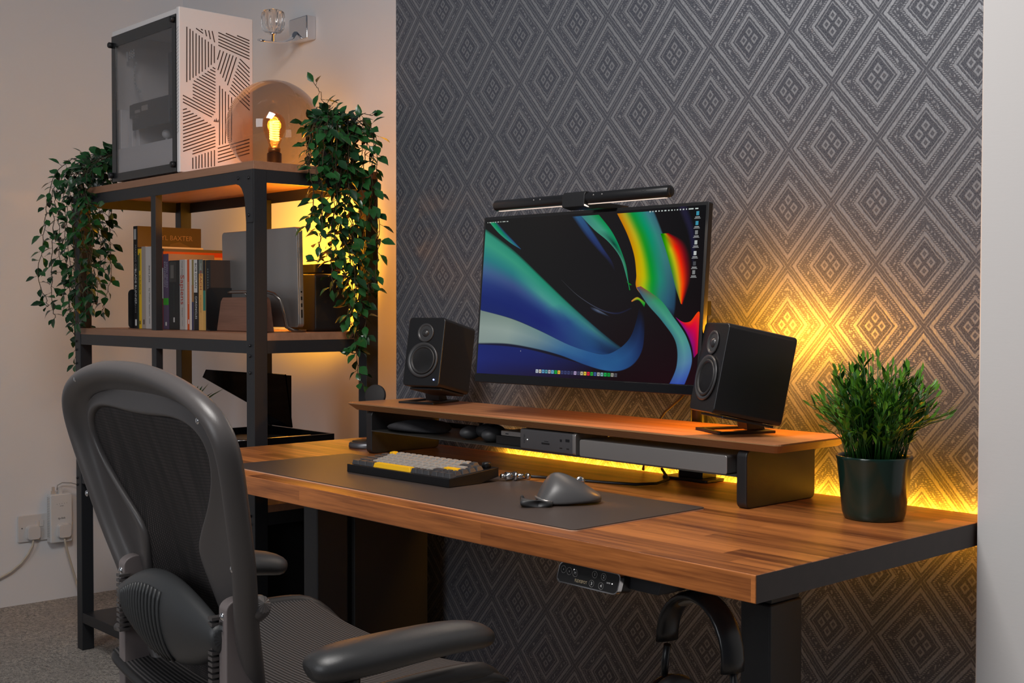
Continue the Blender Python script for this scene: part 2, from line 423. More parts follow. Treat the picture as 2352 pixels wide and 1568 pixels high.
o = obj('metal_shelf', MB().box((-1.454, -0.262, 0.7155), (-0.358, -0.06, 0.7175)).box((-1.454, -0.062, 0.7175), (-0.358, -0.06, 0.728)), mat('shelf_steel', (0.10, 0.095, 0.085), 0.35, 0.7), t, label='thin grey metal shelf'); o.location = g
SH = 0.7175
# aluminium bar, dock, small box, drive
t = thing('aluminium_case', 'long flat silver aluminium case lying at the right end of the riser shelf', 'case', (-0.564, -0.20, SH))
g = -Vector(t.location)
o = obj('body', MB().prism(rrect(-0.7475, SH, -0.3790, SH+0.034, 0.0045, 4), -0.262, -0.10, 'y'), SILVER, t, 0.0012); o.location = g
o = obj('rear_housing', MB().box((-0.378, -0.235, SH), (-0.3585, -0.12, SH+0.026)), BLACK, t); o.location = g
t = thing('docking_station', 'dark grey docking station standing on edge beside the silver case on the riser shelf', 'docking station', (-0.84, -0.22, SH))
g = -Vector(t.location)
pr = [(0.0, 0.0)]
cs = lambda: rrect(-0.262, SH, -0.215, SH+0.0440, 0.010, 4)
o = obj('body', MB().prism(rrect(-0.263, SH, -0.17, SH+0.0440, 0.004, 4), -0.921, -0.766, 'x'), SPACE, t, 0.001); o.location = g
o = obj('end_cap', MB().prism(rrect(-0.264, SH, -0.168, SH+0.0447, 0.006, 4), -0.766, -0.757, 'x'), SILVER, t, 0.0015, label='lighter silver end rim'); o.location = g
pb = MB()
for (a, b, c_, d_) in ((-0.856, -0.833, 0.7335, 0.7370), (-0.848, -0.836, 0.7395, 0.7405), (-0.786, -0.775, 0.7435, 0.7490), (-0.802, -0.797, 0.7425, 0.7475), (-0.803, -0.796, 0.7285, 0.7305), (-0.783, -0.776, 0.7285, 0.7305)):
    pb.box((a, -0.2636, c_), (b, -0.262, d_))
o = obj('ports', pb, GLOSSB, t); o.location = g
o = obj('indicator_light', MB().ball((-0.899, -0.2633, 0.7395), 0.0011, 6), emis('tiny_white2', (1, 1, 1), 1.5), t); o.location = g
text('dock_lettering', 'CalDigit', 0.006, DGREY, t, Vector((-0.909, -0.2634, 0.741)) + g, (math.radians(90), math.radians(-90), 0), 0.0001)
t = obj('power_brick', MB().prism(rrect(-1.030, SH, -0.935, SH+0.020, 0.003, 3), -0.235, -0.14, 'y'), SATIN, None, 0.0015)
tag(t, 'black power brick on the riser shelf left of the docking station', 'power adapter')
t = thing('portable_drive', 'silver portable drive lying on top of the black power brick', 'drive', (-0.98, -0.19, SH+0.020))
g = -Vector(t.location)
o = obj('body', MB().prism(rrect(-1.012, SH+0.0205, -0.936, SH+0.031, 0.002, 3), -0.236, -0.15, 'y'), SILVER, t, 0.0008); o.location = g
o = obj('port', MB().box((-0.997, -0.2366, SH+0.024), (-0.988, -0.235, SH+0.026)), GLOSSB, t); o.location = g
# cap-like pouch at the left of the riser shelf
mbp = MB()
rings = []
for i in range(13):
    s_ = i/12; ang = PI*s_
    hx = -1.447 + 0.165*s_
    hgt = 0.005 + 0.026*math.sin(ang)**0.8*(1-0.15*s_); wd = 0.02 + 0.055*math.sin(ang)**0.6
    rings.append([(hx, -0.185 + wd*math.cos(a), SH + 0.0015 + hgt*(0.55+0.45*math.sin(a))*(1 if math.sin(a) > -0.2 else 0.75) - (hgt*0.1)) for a in [2*PI*k/14 for k in range(14)]])
mbp.loft(rings)
o = obj('fabric_pouch', mbp, FABRIC); tag(o, 'soft dark grey fabric pouch at the left end of the riser shelf', 'pouch')
# game controller-like dark shape in the middle
t = thing('game_controller', 'dark grey game controller lying in the middle of the riser shelf', 'game controller', (-1.10, -0.19, SH))
cc = MB().ball((0.0, 0.0, 0.020), 0.04, 10, (1.05, 0.8, 0.42)).ball((-0.035, -0.028, 0.016), 0.022, 8, (1, 1.3, 0.68)).ball((0.042, -0.028, 0.017), 0.023, 8, (1, 1.3, 0.7))
obj('shell', cc, DGREY, t)
for sx in (-0.018, 0.02):
    obj('thumb_stick', MB().lathe([(0.0001, 0.030), (0.004, 0.030), (0.004, 0.0365), (0.008, 0.037), (0.008, 0.039), (0.0001, 0.039)], (sx, -0.012, 0), 14), BLACK, t)

# ------------------------------------------------------------------ monitor
mt = math.radians(-4.8)
t = thing('computer_monitor', 'large thin-bezel monitor showing a colourful ribbon wallpaper above the riser', 'monitor', (-0.767, -0.250, 0.853), math.radians(2.74))
W, H = 0.603, 0.3625
TM = Matrix.Rotation(mt, 4, 'X')
body = MB().prism(rrect(-W/2, 0, W/2, H, 0.004, 4), 0.0, 0.013, 'y', M=TM)
obj('frame', body, BLACK, t, 0.001)
obj('rear_housing', MB().prism(rrect(-0.24, 0.03, 0.24, H-0.05, 0.03, 5), 0.013, 0.046, 'y', M=TM), BLACK, t, 0.008)
obj('chin', MB().box((-W/2+0.0015, -0.0012, 0.0012), (W/2-0.0015, 0.0, 0.0180), M=TM), GLOSSB, t, 0.0004)
scr_l, scr_r, scr_b, scr_t = -W/2+0.0065, W/2-0.0065, 0.0195, H-0.0065
def scr(u, w_): return (scr_l + (scr_r-scr_l)*u, scr_b + (scr_t-scr_b)*w_)
sv, sf, sc = [], [], []
def lin(c): return [((k/255)/12.92 if k/255 <= 0.04045 else ((k/255+0.055)/1.055)**2.4) for k in c]
LAY = [0]
def band(Lp, Rp, cols, n=40, m=10, soft=0.10, soft2=None, fade=(0, 0)):
    """ribbon between two outlines; cols: rows along the ribbon of (stops across)"""
    LAY[0] += 1; y = -0.0006 - LAY[0]*0.00006
    soft2 = soft if soft2 is None else soft2
    def samp(P, t_):
        k = t_*(len(P)-1); i = min(int(k), len(P)-2); f = k-i
        p0, p1, p2, p3 = P[max(i-1, 0)], P[i], P[i+1], P[min(i+2, len(P)-1)]
        return [0.5*((2*p1[a]) + (-p0[a]+p2[a])*f + (2*p0[a]-5*p1[a]+4*p2[a]-p3[a])*f*f + (-p0[a]+3*p1[a]-3*p2[a]+p3[a])*f**3) for a in (0, 1)]
    def csamp(row, s_):
        k = s_*(len(row)-1); i = min(int(k), len(row)-2) if len(row) > 1 else 0; f = k-i
        a = row[i]; b = row[min(i+1, len(row)-1)]
        return [a[q]*(1-f)+b[q]*f for q in range(3)]
    ss = [0, soft, soft+(1-soft-soft2)*0.001] + [soft + (1-soft-soft2)*j/m for j in range(1, m)] + [1-soft2, 1]
    o = len(sv)
    for i in range(n+1):
        t_ = i/n; a = samp(Lp, t_); b = samp(Rp, t_)
        k = t_*(len(cols)-1); ci = min(int(k), max(len(cols)-2, 0)); f = k-ci
        al_t = 1.0
        if fade[0] and t_ < fade[0]: al_t = t_/fade[0]
        if fade[1] and t_ > 1-fade[1]: al_t = (1-t_)/fade[1]
        for s_ in ss:
            u = min(1, max(0, a[0]*(1-s_)+b[0]*s_)); w_ = min(1, max(0, a[1]*(1-s_)+b[1]*s_))
            px_, pz_ = scr(u, w_)
            sv.append(TM @ Vector((px_, y, pz_)))
            ca = csamp(cols[ci], s_); cb = csamp(cols[min(ci+1, len(cols)-1)], s_)
            c = lin([ca[q]*(1-f)+cb[q]*f for q in range(3)])
            al = al_t*(0.0 if (s_ == 0 and soft > 0) or (s_ == 1 and soft2 > 0) else 1.0)
            sc.append((*c, al))
    K = len(ss)
    for i in range(n):
        for j in range(K-1):
            sf.append((o+i*K+j, o+i*K+j+1, o+(i+1)*K+j+1, o+(i+1)*K+j))
def quad(u0, w0, u1, w1, col):
    band([(u0, w0), (u0, w1)], [(u1, w0), (u1, w1)], [[col]], 1, 1, 0, 0)
    LAY[0] -= 1
K0 = (33, 32, 33)
band([(0, 1), (0, 0)], [(1, 1), (1, 0)], [[(34, 34, 34), (36, 34, 34), (30, 28, 30), (20, 20, 22)], [(34, 34, 35), (31, 31, 32), (30, 28, 30), (22, 18, 20)], [(30, 34, 88), (32, 30, 50), (28, 16, 20), (34, 14, 20)]], 30, 12, 0, 0)
gU = [(-0.01, 0.955), (0.155, 0.796), (0.312, 0.610), (0.437, 0.461), (0.557, 0.328), (0.664, 0.219), (0.74, 0.16)]
gL = [(-0.01, 0.41), (0.162, 0.359), (0.305, 0.287), (0.45, 0.203), (0.55, 0.164), (0.63, 0.150), (0.70, 0.155)]
band(gU, gL, [[(52, 140, 118), (60, 150, 125), (45, 125, 125), (70, 100, 140), (44, 60, 120), (33, 44, 104), (34, 44, 100)],
              [(40, 130, 108), (56, 148, 122), (44, 120, 125), (62, 80, 128), (36, 48, 108), (32, 42, 104), (34, 44, 100)],
              [(30, 130, 100), (50, 140, 120), (72, 148, 138), (52, 84, 130), (34, 46, 108), (32, 40, 104), (34, 44, 104)],
              [(34, 110, 92), (56, 140, 125), (66, 146, 140), (50, 100, 130), (34, 56, 112), (36, 50, 112), (40, 60, 116)],
              [(34, 70, 84), (60, 120, 122), (54, 100, 130), (40, 72, 110), (36, 66, 110), (34, 60, 112), (36, 70, 125)],
              [(26, 34, 44), (38, 70, 90), (34, 60, 92), (32, 50, 80), (30, 44, 74), (28, 44, 76), (34, 60, 100)],
              [(24, 26, 30), (26, 30, 44), (26, 30, 44), (26, 32, 50), (26, 34, 60), (26, 40, 70), (30, 50, 88)]], 60, 16, 0.05, 0.0)
band([(0.33, 0.42), (0.38, 0.2), (0.45, 0.13)], [(0.42, 0.47), (0.56, 0.30), (0.62, 0.13)], [[(40, 50, 120), (46, 84, 130)], [(38, 44, 108), (44, 92, 130)], [(34, 60, 110), (36, 70, 110)]], 20, 6, 0.4, 0.4, (0.3, 0.3))
wU = [(-0.01, 0.415), (0.162, 0.359), (0.305, 0.287), (0.45, 0.203), (0.55, 0.164), (0.617, 0.152), (0.659, 0.172), (0.700, 0.215), (0.729, 0.275), (0.748, 0.376), (0.752, 0.44)]
wL = [(-0.01, 0.190), (0.146, 0.194), (0.295, 0.169), (0.415, 0.135), (0.532, 0.083), (0.622, 0.055), (0.693, 0.059), (0.747, 0.103), (0.778, 0.186), (0.782, 0.303), (0.775, 0.40)]
band(wU, wL, [[(112, 128, 122), (136, 150, 144), (130, 144, 140)], [(120, 138, 130), (140, 156, 150), (124, 142, 140)], [(104, 132, 134), (110, 134, 140), (84, 112, 130)],
              [(62, 104, 142), (56, 100, 142), (44, 80, 130)], [(44, 88, 138), (42, 84, 136), (40, 70, 122)], [(40, 80, 130), (40, 84, 132), (44, 90, 140)],
              [(38, 76, 124), (40, 84, 132), (38, 76, 128)], [(34, 60, 100), (38, 72, 120), (32, 58, 104)], [(28, 40, 70), (32, 50, 90), (28, 40, 80)], [(24, 28, 44), (28, 36, 64), (26, 30, 48)], [(26, 26, 34), (26, 28, 40), (24, 24, 30)]], 70, 8, 0.02, 0.05, (0, 0.12))
band([(0.0, 0.0), (0.24, 0.0), (0.55, 0.0)], [(0.0, 0.19), (0.25, 0.17), (0.58, 0.07)], [[(34, 38, 92), (36, 44, 108), (34, 42, 104)], [(36, 32, 64), (34, 38, 92), (34, 42, 100)], [(38, 22, 36), (34, 30, 60), (32, 38, 84)]], 20, 6, 0.0, 0.03, (0, 0.4))
band([(0.018, 0.985), (0.072, 0.909), (0.135, 0.843), (0.190, 0.799)], [(0.058, 0.985), (0.106, 0.916), (0.151, 0.857), (0.192, 0.801)], [[(60, 150, 120), (16, 140, 80), (60, 50, 100)], [(50, 150, 120), (16, 130, 90), (44, 60, 120)], [(50, 140, 130), (40, 110, 120), (44, 64, 130)], [(40, 80, 120), (44, 80, 120), (40, 60, 110)]], 20, 5, 0.06, 0.25)
band([(0.431, 0.985), (0.493, 0.871), (0.558, 0.772), (0.605, 0.703), (0.64, 0.640)], [(0.481, 0.985), (0.538, 0.877), (0.587, 0.779), (0.627, 0.702), (0.644, 0.640)], [[(52, 90, 130), (46, 90, 126)], [(38, 50, 96), (44, 62, 110)], [(36, 40, 60), (40, 46, 90)], [(34, 34, 42), (36, 36, 54)]], 20, 5, 0.4, 0.2, (0, 0.5))
band([(0.473, 0.985), (0.537, 0.896), (0.607, 0.816), (0.662, 0.719), (0.697, 0.588), (0.708, 0.53)], [(0.556, 0.985), (0.613, 0.890), (0.653, 0.794), (0.687, 0.680), (0.703, 0.578), (0.712, 0.53)], [[(60, 120, 130), (60, 140, 110), (10, 130, 60)], [(70, 140, 120), (66, 150, 124), (16, 140, 84)], [(66, 150, 124), (16, 60, 50), (16, 140, 90)], [(60, 130, 110), (70, 130, 110), (20, 120, 70)], [(60, 140, 120), (20, 120, 70)], [(20, 130, 60), (10, 150, 30)]], 30, 8, 0.03, 0.03)
oL = [(0.635, 0.985), (0.685, 0.857), (0.719, 0.734), (0.733, 0.623), (0.738, 0.540), (0.80, 0.45)]
oR = [(0.795, 0.985), (0.837, 0.849), (0.874, 0.707), (0.900, 0.572), (0.905, 0.46), (0.90, 0.37)]
band(oL, oR, [[(196, 110, 10), (176, 160, 40), (10, 138, 60), (20, 140, 100), (60, 120, 130), (54, 90, 110)], [(196, 120, 6), (190, 170, 30), (30, 140, 30), (10, 140, 100), (50, 130, 120), (58, 100, 110)],
              [(200, 140, 6), (190, 176, 10), (10, 140, 40), (30, 130, 100), (54, 120, 120), (60, 110, 110)], [(206, 150, 6), (190, 180, 10), (10, 144, 40), (34, 130, 110), (50, 100, 110), (44, 80, 100)],
              [(206, 110, 20), (160, 190, 30), (20, 140, 50), (44, 110, 110), (44, 86, 110), (34, 60, 84)], [(60, 130, 110), (40, 130, 90), (40, 110, 110), (44, 90, 110), (36, 66, 90), (30, 44, 66)]], 50, 18, 0.015, 0.05, (0, 0.12))
band([(0.825, 0.852), (0.852, 0.745), (0.873, 0.654), (0.897, 0.545), (0.923, 0.451)], [(0.862, 0.852), (0.925, 0.80), (0.955, 0.700), (0.958, 0.580), (0.931, 0.445)], [[(0, 130, 0), (0, 120, 0), (150, 170, 20), (170, 10, 10), (100, 16, 20)], [(20, 130, 10), (190, 190, 20), (236, 30, 10), (130, 16, 24), (30, 20, 26)], [(30, 120, 40), (190, 180, 20), (240, 40, 10), (110, 14, 24), (26, 20, 24)], [(60, 120, 60), (200, 160, 20), (240, 60, 10), (120, 20, 20), (26, 20, 24)], [(120, 120, 40), (230, 100, 10), (220, 30, 10), (120, 16, 16), (40, 20, 20)]], 40, 12, 0.04, 0.25)
band([(0.885, 1.0), (0.93, 0.86), (0.95, 0.74), (0.96, 0.64)], [(0.93, 1.0), (0.965, 0.86), (0.97, 0.74), (0.965, 0.64)], [[(38, 34, 50), (34, 32, 56)], [(30, 28, 46), (30, 30, 56)], [(28, 26, 40), (30, 34, 60)]], 12, 4, 0.4, 0.4, (0, 0.4))
band([(0.905, 0.376), (0.947, 0.297), (0.973, 0.218), (0.986, 0.149)], [(0.935, 0.345), (0.965, 0.352), (1.0, 0.40), (1.0, 0.176)], [[(110, 20, 130), (200, 20, 60), (220, 30, 20)], [(120, 20, 130), (210, 10, 50), (240, 60, 10)], [(120, 20, 120), (216, 6, 60), (236, 70, 10)], [(90, 20, 110), (150, 10, 70), (190, 10, 60)]], 20, 8, 0.08, 0.0)
band([(0.738, 0.545), (0.787, 0.448), (0.853, 0.349), (0.911, 0.234), (0.920, 0.102), (0.893, -0.01)], [(0.757, 0.552), (0.840, 0.475), (0.898, 0.376), (0.955, 0.262), (0.981, 0.131), (0.955, -0.01)], [[(60, 70, 110), (160, 60, 40)], [(66, 120, 120), (60, 140, 110), (40, 140, 80)], [(50, 110, 120), (70, 150, 128), (60, 130, 120)], [(60, 110, 120), (80, 150, 138), (70, 140, 132)], [(70, 110, 140), (84, 128, 156), (74, 112, 160)], [(48, 66, 150), (50, 72, 168), (44, 62, 156)]], 50, 10, 0.04, 0.04)
band([(0.690, 0.585), (0.70, 0.575)], [(0.715, 0.555), (0.72, 0.56)], [[(10, 150, 20), (10, 150, 20)]], 6, 4, 0.4, 0.4)
band([(0.720, 0.470), (0.745, 0.490), (0.78, 0.460)], [(0.722, 0.460), (0.75, 0.470), (0.775, 0.430)], [[(230, 150, 90), (210, 90, 30)], [(240, 190, 30), (30, 150, 30)], [(30, 150, 50), (10, 140, 50)]], 16, 5, 0.3, 0.3)
band([(0.537, 0.437), (0.575, 0.419), (0.621, 0.384)], [(0.545, 0.415), (0.580, 0.394), (0.635, 0.372)], [[(44, 52, 74), (40, 44, 64)], [(110, 120, 140), (50, 60, 84)], [(60, 66, 80), (36, 44, 56)]], 12, 4, 0.4, 0.4, (0.4, 0.2))
band([(0.40, 0.60), (0.48, 0.505), (0.58, 0.425), (0.66, 0.40), (0.72, 0.43)], [(0.40, 0.597), (0.482, 0.498), (0.582, 0.416), (0.66, 0.388), (0.724, 0.42)], [[(48, 48, 50)], [(70, 72, 80)], [(60, 64, 84)], [(34, 36, 60)], [(30, 30, 40)]], 30, 3, 0.35, 0.35)
LAY[0] += 1
ic = [(180, 190, 200), (190, 186, 170), (90, 150, 190), (80, 150, 160), (170, 170, 176), (100, 170, 200), (30, 170, 60), (230, 180, 60), (60, 66, 110), (60, 66, 110), (60, 66, 110), (60, 60, 90), (170, 150, 190), (70, 70, 100), (190, 180, 150), (220, 190, 60), (220, 40, 60), (40, 160, 60), (60, 90, 150), (160, 160, 160), (120, 170, 170), (30, 170, 80), (20, 150, 60), (150, 150, 140), (80, 80, 90)]
for i, c in enumerate(ic):
    u = 0.303 + i*0.0151; w0 = 0.022
    quad(u, w0, u+0.0118, w0+0.021, c); LAY[0] += 1; quad(u+0.0032, w0+0.007, u+0.0085, w0+0.014, [min(255, k*0.45+20) for k in c]); LAY[0] -= 1
u = 0.010
for w_ in (0.004, 0.012, 0.006, 0.008, 0.010, 0.006, 0.016, 0.009):
    quad(u, 0.9795, u+w_, 0.985, (170, 176, 170)); u += w_ + 0.0055
u = 0.775
for w_ in (0.006, 0.004, 0.007, 0.005, 0.006, 0.008, 0.006, 0.006, 0.003, 0.005, 0.005, 0.006, 0.004, 0.019, 0.012):
    quad(u, 0.9790, u+w_, 0.986, (190, 200, 196)); u += w_ + 0.0068
for (u, w_, kind) in ((0.971, 0.945, 0), (0.970, 0.890, 0), (0.970, 0.838, 1), (0.970, 0.782, 2), (0.969, 0.722, 3), (0.969, 0.664, 4), (0.968, 0.615, 1)):
    cw = (0.012, 0.011, 0.010, 0.007, 0.012, 0.009, 0.009)[[0, 0, 1, 2, 3, 4, 1].index(kind)] if 0 else 0.011
    c = [(60, 140, 165), (120, 122, 122), (170, 175, 172), (180, 184, 182), (70, 72, 76)][kind]
    quad(u-cw/2, w_-0.001, u+cw/2, w_+0.022, c)
    quad(u-0.009, w_-0.012, u+0.009, w_-0.0085, (190, 192, 192)); quad(u-0.012, w_-0.0195, u+0.012, w_-0.016, (150, 152, 152))
quad(0.222, 0.150, 0.2235, 0.157, (190, 190, 200))
me = bpy.data.meshes.new('screen_picture'); me.from_pydata([tuple(v) for v in sv], [], sf)
ca = me.color_attributes.new('pix', 'FLOAT_COLOR', 'POINT'); ca.data.foreach_set('color', [k for c in sc for k in c])
m, nt, b = new_mat('screen_glow'); nt.nodes.remove(b)
at = nt.nodes.new('ShaderNodeAttribute'); at.attribute_name = 'pix'
em = nt.nodes.new('ShaderNodeEmission'); em.inputs['Strength'].default_value = 0.95; nt.links.new(at.outputs['Color'], em.inputs['Color'])
tr = nt.nodes.new('ShaderNodeBsdfTransparent'); ms = nt.nodes.new('ShaderNodeMixShader')
nt.links.new(at.outputs['Alpha'], ms.inputs[0]); nt.links.new(tr.outputs[0], ms.inputs[1]); nt.links.new(em.outputs[0], ms.inputs[2]); nt.links.new(ms.outputs[0], nt.nodes['Material Output'].inputs[0])
sp = obj('screen', me, m, t, label='lit screen with green, blue, yellow and red ribbons')
# arm behind the riser
g = -Vector(t.location)
inv = Matrix.Rotation(-t.rotation_euler.z, 4, 'Z') @ Matrix.Translation(g)
obj('arm_post', MB().cyl((-0.640, -0.018, D+0.004), (-0.640, -0.018, 1.00), 0.0175, 20, M=inv), SATIN, t)
obj('arm', MB().box((-0.70, -0.05, 1.0), (-0.62, -0.005, 1.03), M=inv).tube([(-0.66, -0.03, 1.015), (-0.76, -0.10, 1.04), (-0.765, -0.17, 1.04)], 0.017, 10, M=inv), SATIN, t)
obj('desk_clamp', MB().prism(rrect(-0.705, -0.060, -0.585, 0.0005, 0.006), D+0.0002, D+0.006, M=inv).box((-0.672, -0.045, D+0.006), (-0.608, 0.0005, D+0.030), M=inv), SATIN, t, 0.001)
obj('power_cable', MB().tube([(-0.655, -0.02, 0.86), (-0.69, -0.018, 0.825), (-0.73, -0.02, 0.795), (-0.76, -0.02, 0.76), (-0.79, -0.015, 0.69), (-0.80, -0.01, D+0.003)], 0.003, 8, M=inv), mat('dark_cable', (0.05, 0.03, 0.02), 0.5), t)

# light bar on the monitor
t = thing('monitor_light_bar', 'slim black light bar clipped on the top edge of the monitor', 'light bar', (-0.7177, -0.3000, 1.2283), math.radians(1.0))
obj('tube', MB().lathe([(0.002, -0.2345), (0.0095, -0.2345), (0.0112, -0.232), (0.0112, 0.232), (0.0095, 0.2345), (0.002, 0.2345)], (0, 0, 0), 24, 'x'), SATIN, t)
obj('diffuser', MB().box((-0.225, -0.0020, -0.0119), (0.222, 0.0050, -0.0095)), emis('bar_diffuser', (1.0, 0.80, 0.68), 0.75), t, label='thin warm white lit strip')
obj('clamp', MB().prism([(-0.014, -0.016), (0.010, -0.0205), (0.030, -0.018), (0.118, -0.014), (0.118, -0.008), (0.02, -0.004), (0.012, 0.0125), (-0.008, 0.0135), (-0.0125, 0.006)], -0.030, 0.030, 'x').box((-0.022, 0.096, -0.075), (0.022, 0.118, -0.012)), BLACK, t, 0.0015)
for sx in (-0.112, -0.094, 0.052, 0.074):
    obj('touch_button', MB().lathe([(0.0001, 0.0), (0.0016, 0.0), (0.0016, 0.0006), (0.0001, 0.0006)], (sx, -0.0104, 0.0042), 10, 'y'), SILVER, t)
text('brand_lettering', 'BenQ', 0.006, DGREY, t, (0.178, -0.0113, 0.003), RX, 0.0001)
area('light_bar_glow', (-0.717, -0.305, 1.214), (-0.717, -0.50, 0.66), 0.44, 1.15, (1.0, 0.78, 0.62), 0.012)

# ------------------------------------------------------------------ speakers
def speaker(name, label, loc, rz, base_loc, base_rz, led):
    t = thing(name, label, 'speaker', loc, rz, 'desktop loudspeakers on the riser')
    w_, h_, d_ = 0.102, 0.164, 0.139; tl = math.radians(-11.5); M_ = Matrix.Rotation(tl, 4, 'X')
    obj('cabinet', MB().prism(rrect(-w_/2, 0, w_/2, h_, 0.009, 4), 0.0, d_, 'y', M=M_), GLOSSB if 0 else SATIN, t, 0.0025, seg=3)
    def cone(nm, cz, R_, prof, m_):
        return obj(nm, MB().lathe(prof, (0, -0.0006, cz), 40, 'y', M=M_), m_, t)
    tw = cone('tweeter_ring', 0.127, 0, [(0.0225, 0.0), (0.0225, 0.002), (0.0185, 0.0025), (0.0150, -0.0025), (0.0140, -0.004)], mat('speaker_ring', (0.040, 0.040, 0.042), 0.33))
    cone('tweeter_dome', 0.127, 0, [(0.0140, -0.004), (0.0105, -0.003), (0.0095, 0.0005), (0.006, 0.0035), (0.0001, 0.0048)], mat('speaker_dome', (0.03, 0.03, 0.032), 0.28))
    cone('woofer_ring', 0.062, 0, [(0.0420, 0.0), (0.0420, 0.003), (0.0375, 0.0035), (0.0350, 0.001)], MATS['speaker_ring'])
    cone('woofer_surround', 0.062, 0, [(0.0350, 0.001), (0.0325, 0.0042), (0.0290, 0.0032), (0.0270, -0.001)], mat('rubber', (0.018, 0.018, 0.019), 0.45))
    cone('woofer_cone', 0.062, 0, [(0.0270, -0.001), (0.0170, -0.008), (0.0125, -0.0100)], mat('cone', (0.075, 0.072, 0.070), 0.35))
    cone('dust_cap', 0.062, 0, [(0.0125, -0.0100), (0.0105, -0.006), (0.006, -0.0028), (0.0001, -0.0018)], MATS['speaker_dome'])
    if led:
        o_ = obj('indicator_light', MB().ball((0.036, -0.0012, 0.016), 0.0017, 8, M=M_), emis('blue_led', (0.25, 0.35, 1.0), 9.0), t)
    return t
speaker('speaker', 'black desktop speaker with blue light at the left of the monitor', (-1.300, -0.2330, 0.8315), math.radians(18.2), None, None, True)
speaker('speaker', 'black desktop speaker nearest the leafy plant, right of the monitor', (-0.4340, -0.2690, 0.8285), math.radians(-26), None, None, False)
def spk_stand(label, loc, rz):
    t = thing('speaker_stand', label, 'speaker stand', loc, rz, 'tilted desktop speaker stands on the riser')
    w_, d_ = 0.104, 0.118
    fr = MB().prism(rrect(-w_/2, 0, w_/2, d_, 0.004), 0.0, 0.0045)
    outer = rrect(-w_/2, 0, w_/2, d_, 0.004, 3); inner = rrect(-w_/2+0.013, 0.013, w_/2-0.013, d_-0.013, 0.002, 3)
    fr = MB().loft([[(*p, 0) for p in outer], [(*p, 0.0048) for p in outer], [(*p, 0.0048) for p in inner], [(*p, 0) for p in inner]], caps=False, smooth=False, loop=True)
    obj('base_frame', fr, BLACK, t, 0.0008)
    obj('stem', MB().prism([(0.075, 0.0045), (0.112, 0.0045), (0.100, 0.030), (0.070, 0.036)], -0.020, 0.020, 'x'), BLACK, t, 0.001)
    return t
s1 = spk_stand('black tilted stand under the left speaker', (-1.3810, -0.1830, RT), math.radians(18.2))
s2 = spk_stand('black tilted stand under the right speaker', (-0.4780, -0.1960, RT), math.radians(-26))
# top plates follow the speaker undersides
for s_, spl, rz in ((s1, (-1.300, -0.2330, 0.8315), 18.2), (s2, (-0.4340, -0.2690, 0.8285), -26)):
    Mw = Matrix.Translation(Vector(spl)) @ Matrix.Rotation(math.radians(rz), 4, 'Z') @ Matrix.Rotation(math.radians(-11.5), 4, 'X')
    Ms = Matrix.Translation(s_.location) @ Matrix.Rotation(s_.rotation_euler.z, 4, 'Z')
    pl = obj('top_plate', MB().prism(rrect(-0.045, 0.022, 0.045, 0.128, 0.004), -0.0055, -0.0010, M=Ms.inverted() @ Mw), BLACK, s_, 0.0008)

# ------------------------------------------------------------------ charger stand (disc and base)
t = thing('wireless_charger', 'black wireless charging stand with round tilted disc at the left end of the riser', 'charger', (-1.580, -0.185, D))
obj('base', MB().lathe([(0.001, 0), (0.044, 0), (0.046, 0.003), (0.045, 0.012), (0.040, 0.0155), (0.001, 0.0155)], (0, 0, 0), 40), SPACE, t)
obj('charging_pad', MB().lathe([(0.001, 0.0155), (0.038, 0.0155), (0.037, 0.0170), (0.001, 0.0172)], (0, 0, 0), 32), mat('soft_black', (0.02, 0.018, 0.018), 0.7), t)
obj('stem', MB().tube([(0.0, 0.030, 0.010), (0.0, 0.036, 0.07), (0.0, 0.038, 0.12)], 0.006, 10), SPACE, t)
Md = Matrix.Translation((0.006, 0.022, 0.1305)) @ Matrix.Rotation(math.radians(25), 4, 'Z') @ Matrix.Rotation(math.radians(-12), 4, 'X')
obj('disc', MB().lathe([(0.001, 0.004), (0.0265, 0.004), (0.029, 0.0025), (0.029, -0.004), (0.027, -0.006), (0.001, -0.006)], (0, 0, 0), 40, 'y', M=Md), mat('soft_black', (0.02, 0.018, 0.018), 0.7), t)

# ------------------------------------------------------------------ desk mat, keyboard, mouse
t = thing('desk_mat', 'long dark brown desk mat with tan underside along the front of the desk', 'desk mat', (-0.93, -0.476, D))
g = -Vector(t.location)
pm = rrect(-1.480, -0.643, -0.386, -0.309, 0.012, 5)
o = obj('underside', MB().prism(pm, D+0.0002, D+0.0016), mat('tan_leather', (0.80, 0.50, 0.33), 0.6), t, label='tan underside'); o.location = g
pm2 = rrect(-1.4797, -0.6427, -0.3863, -0.3093, 0.012, 5)
m, nt, b = new_mat('mat_leather'); v, x, y, z = coords(nt)
c = mixc(nt, noise(nt, v, 30, 3), (0.062, 0.046, 0.040), (0.075, 0.056, 0.048)); nt.links.new(c.k, b.inputs['Base Color']); b.inputs['Roughness'].default_value = 0.42
bump(nt, b, noise(nt, v, 1500, 2), 0.25, 0.0005)
o = obj('surface', MB().prism(pm2, D+0.0016, D+0.0034), m, t, 0.0004, label='dark brown top'); o.location = g
MT = D + 0.0036
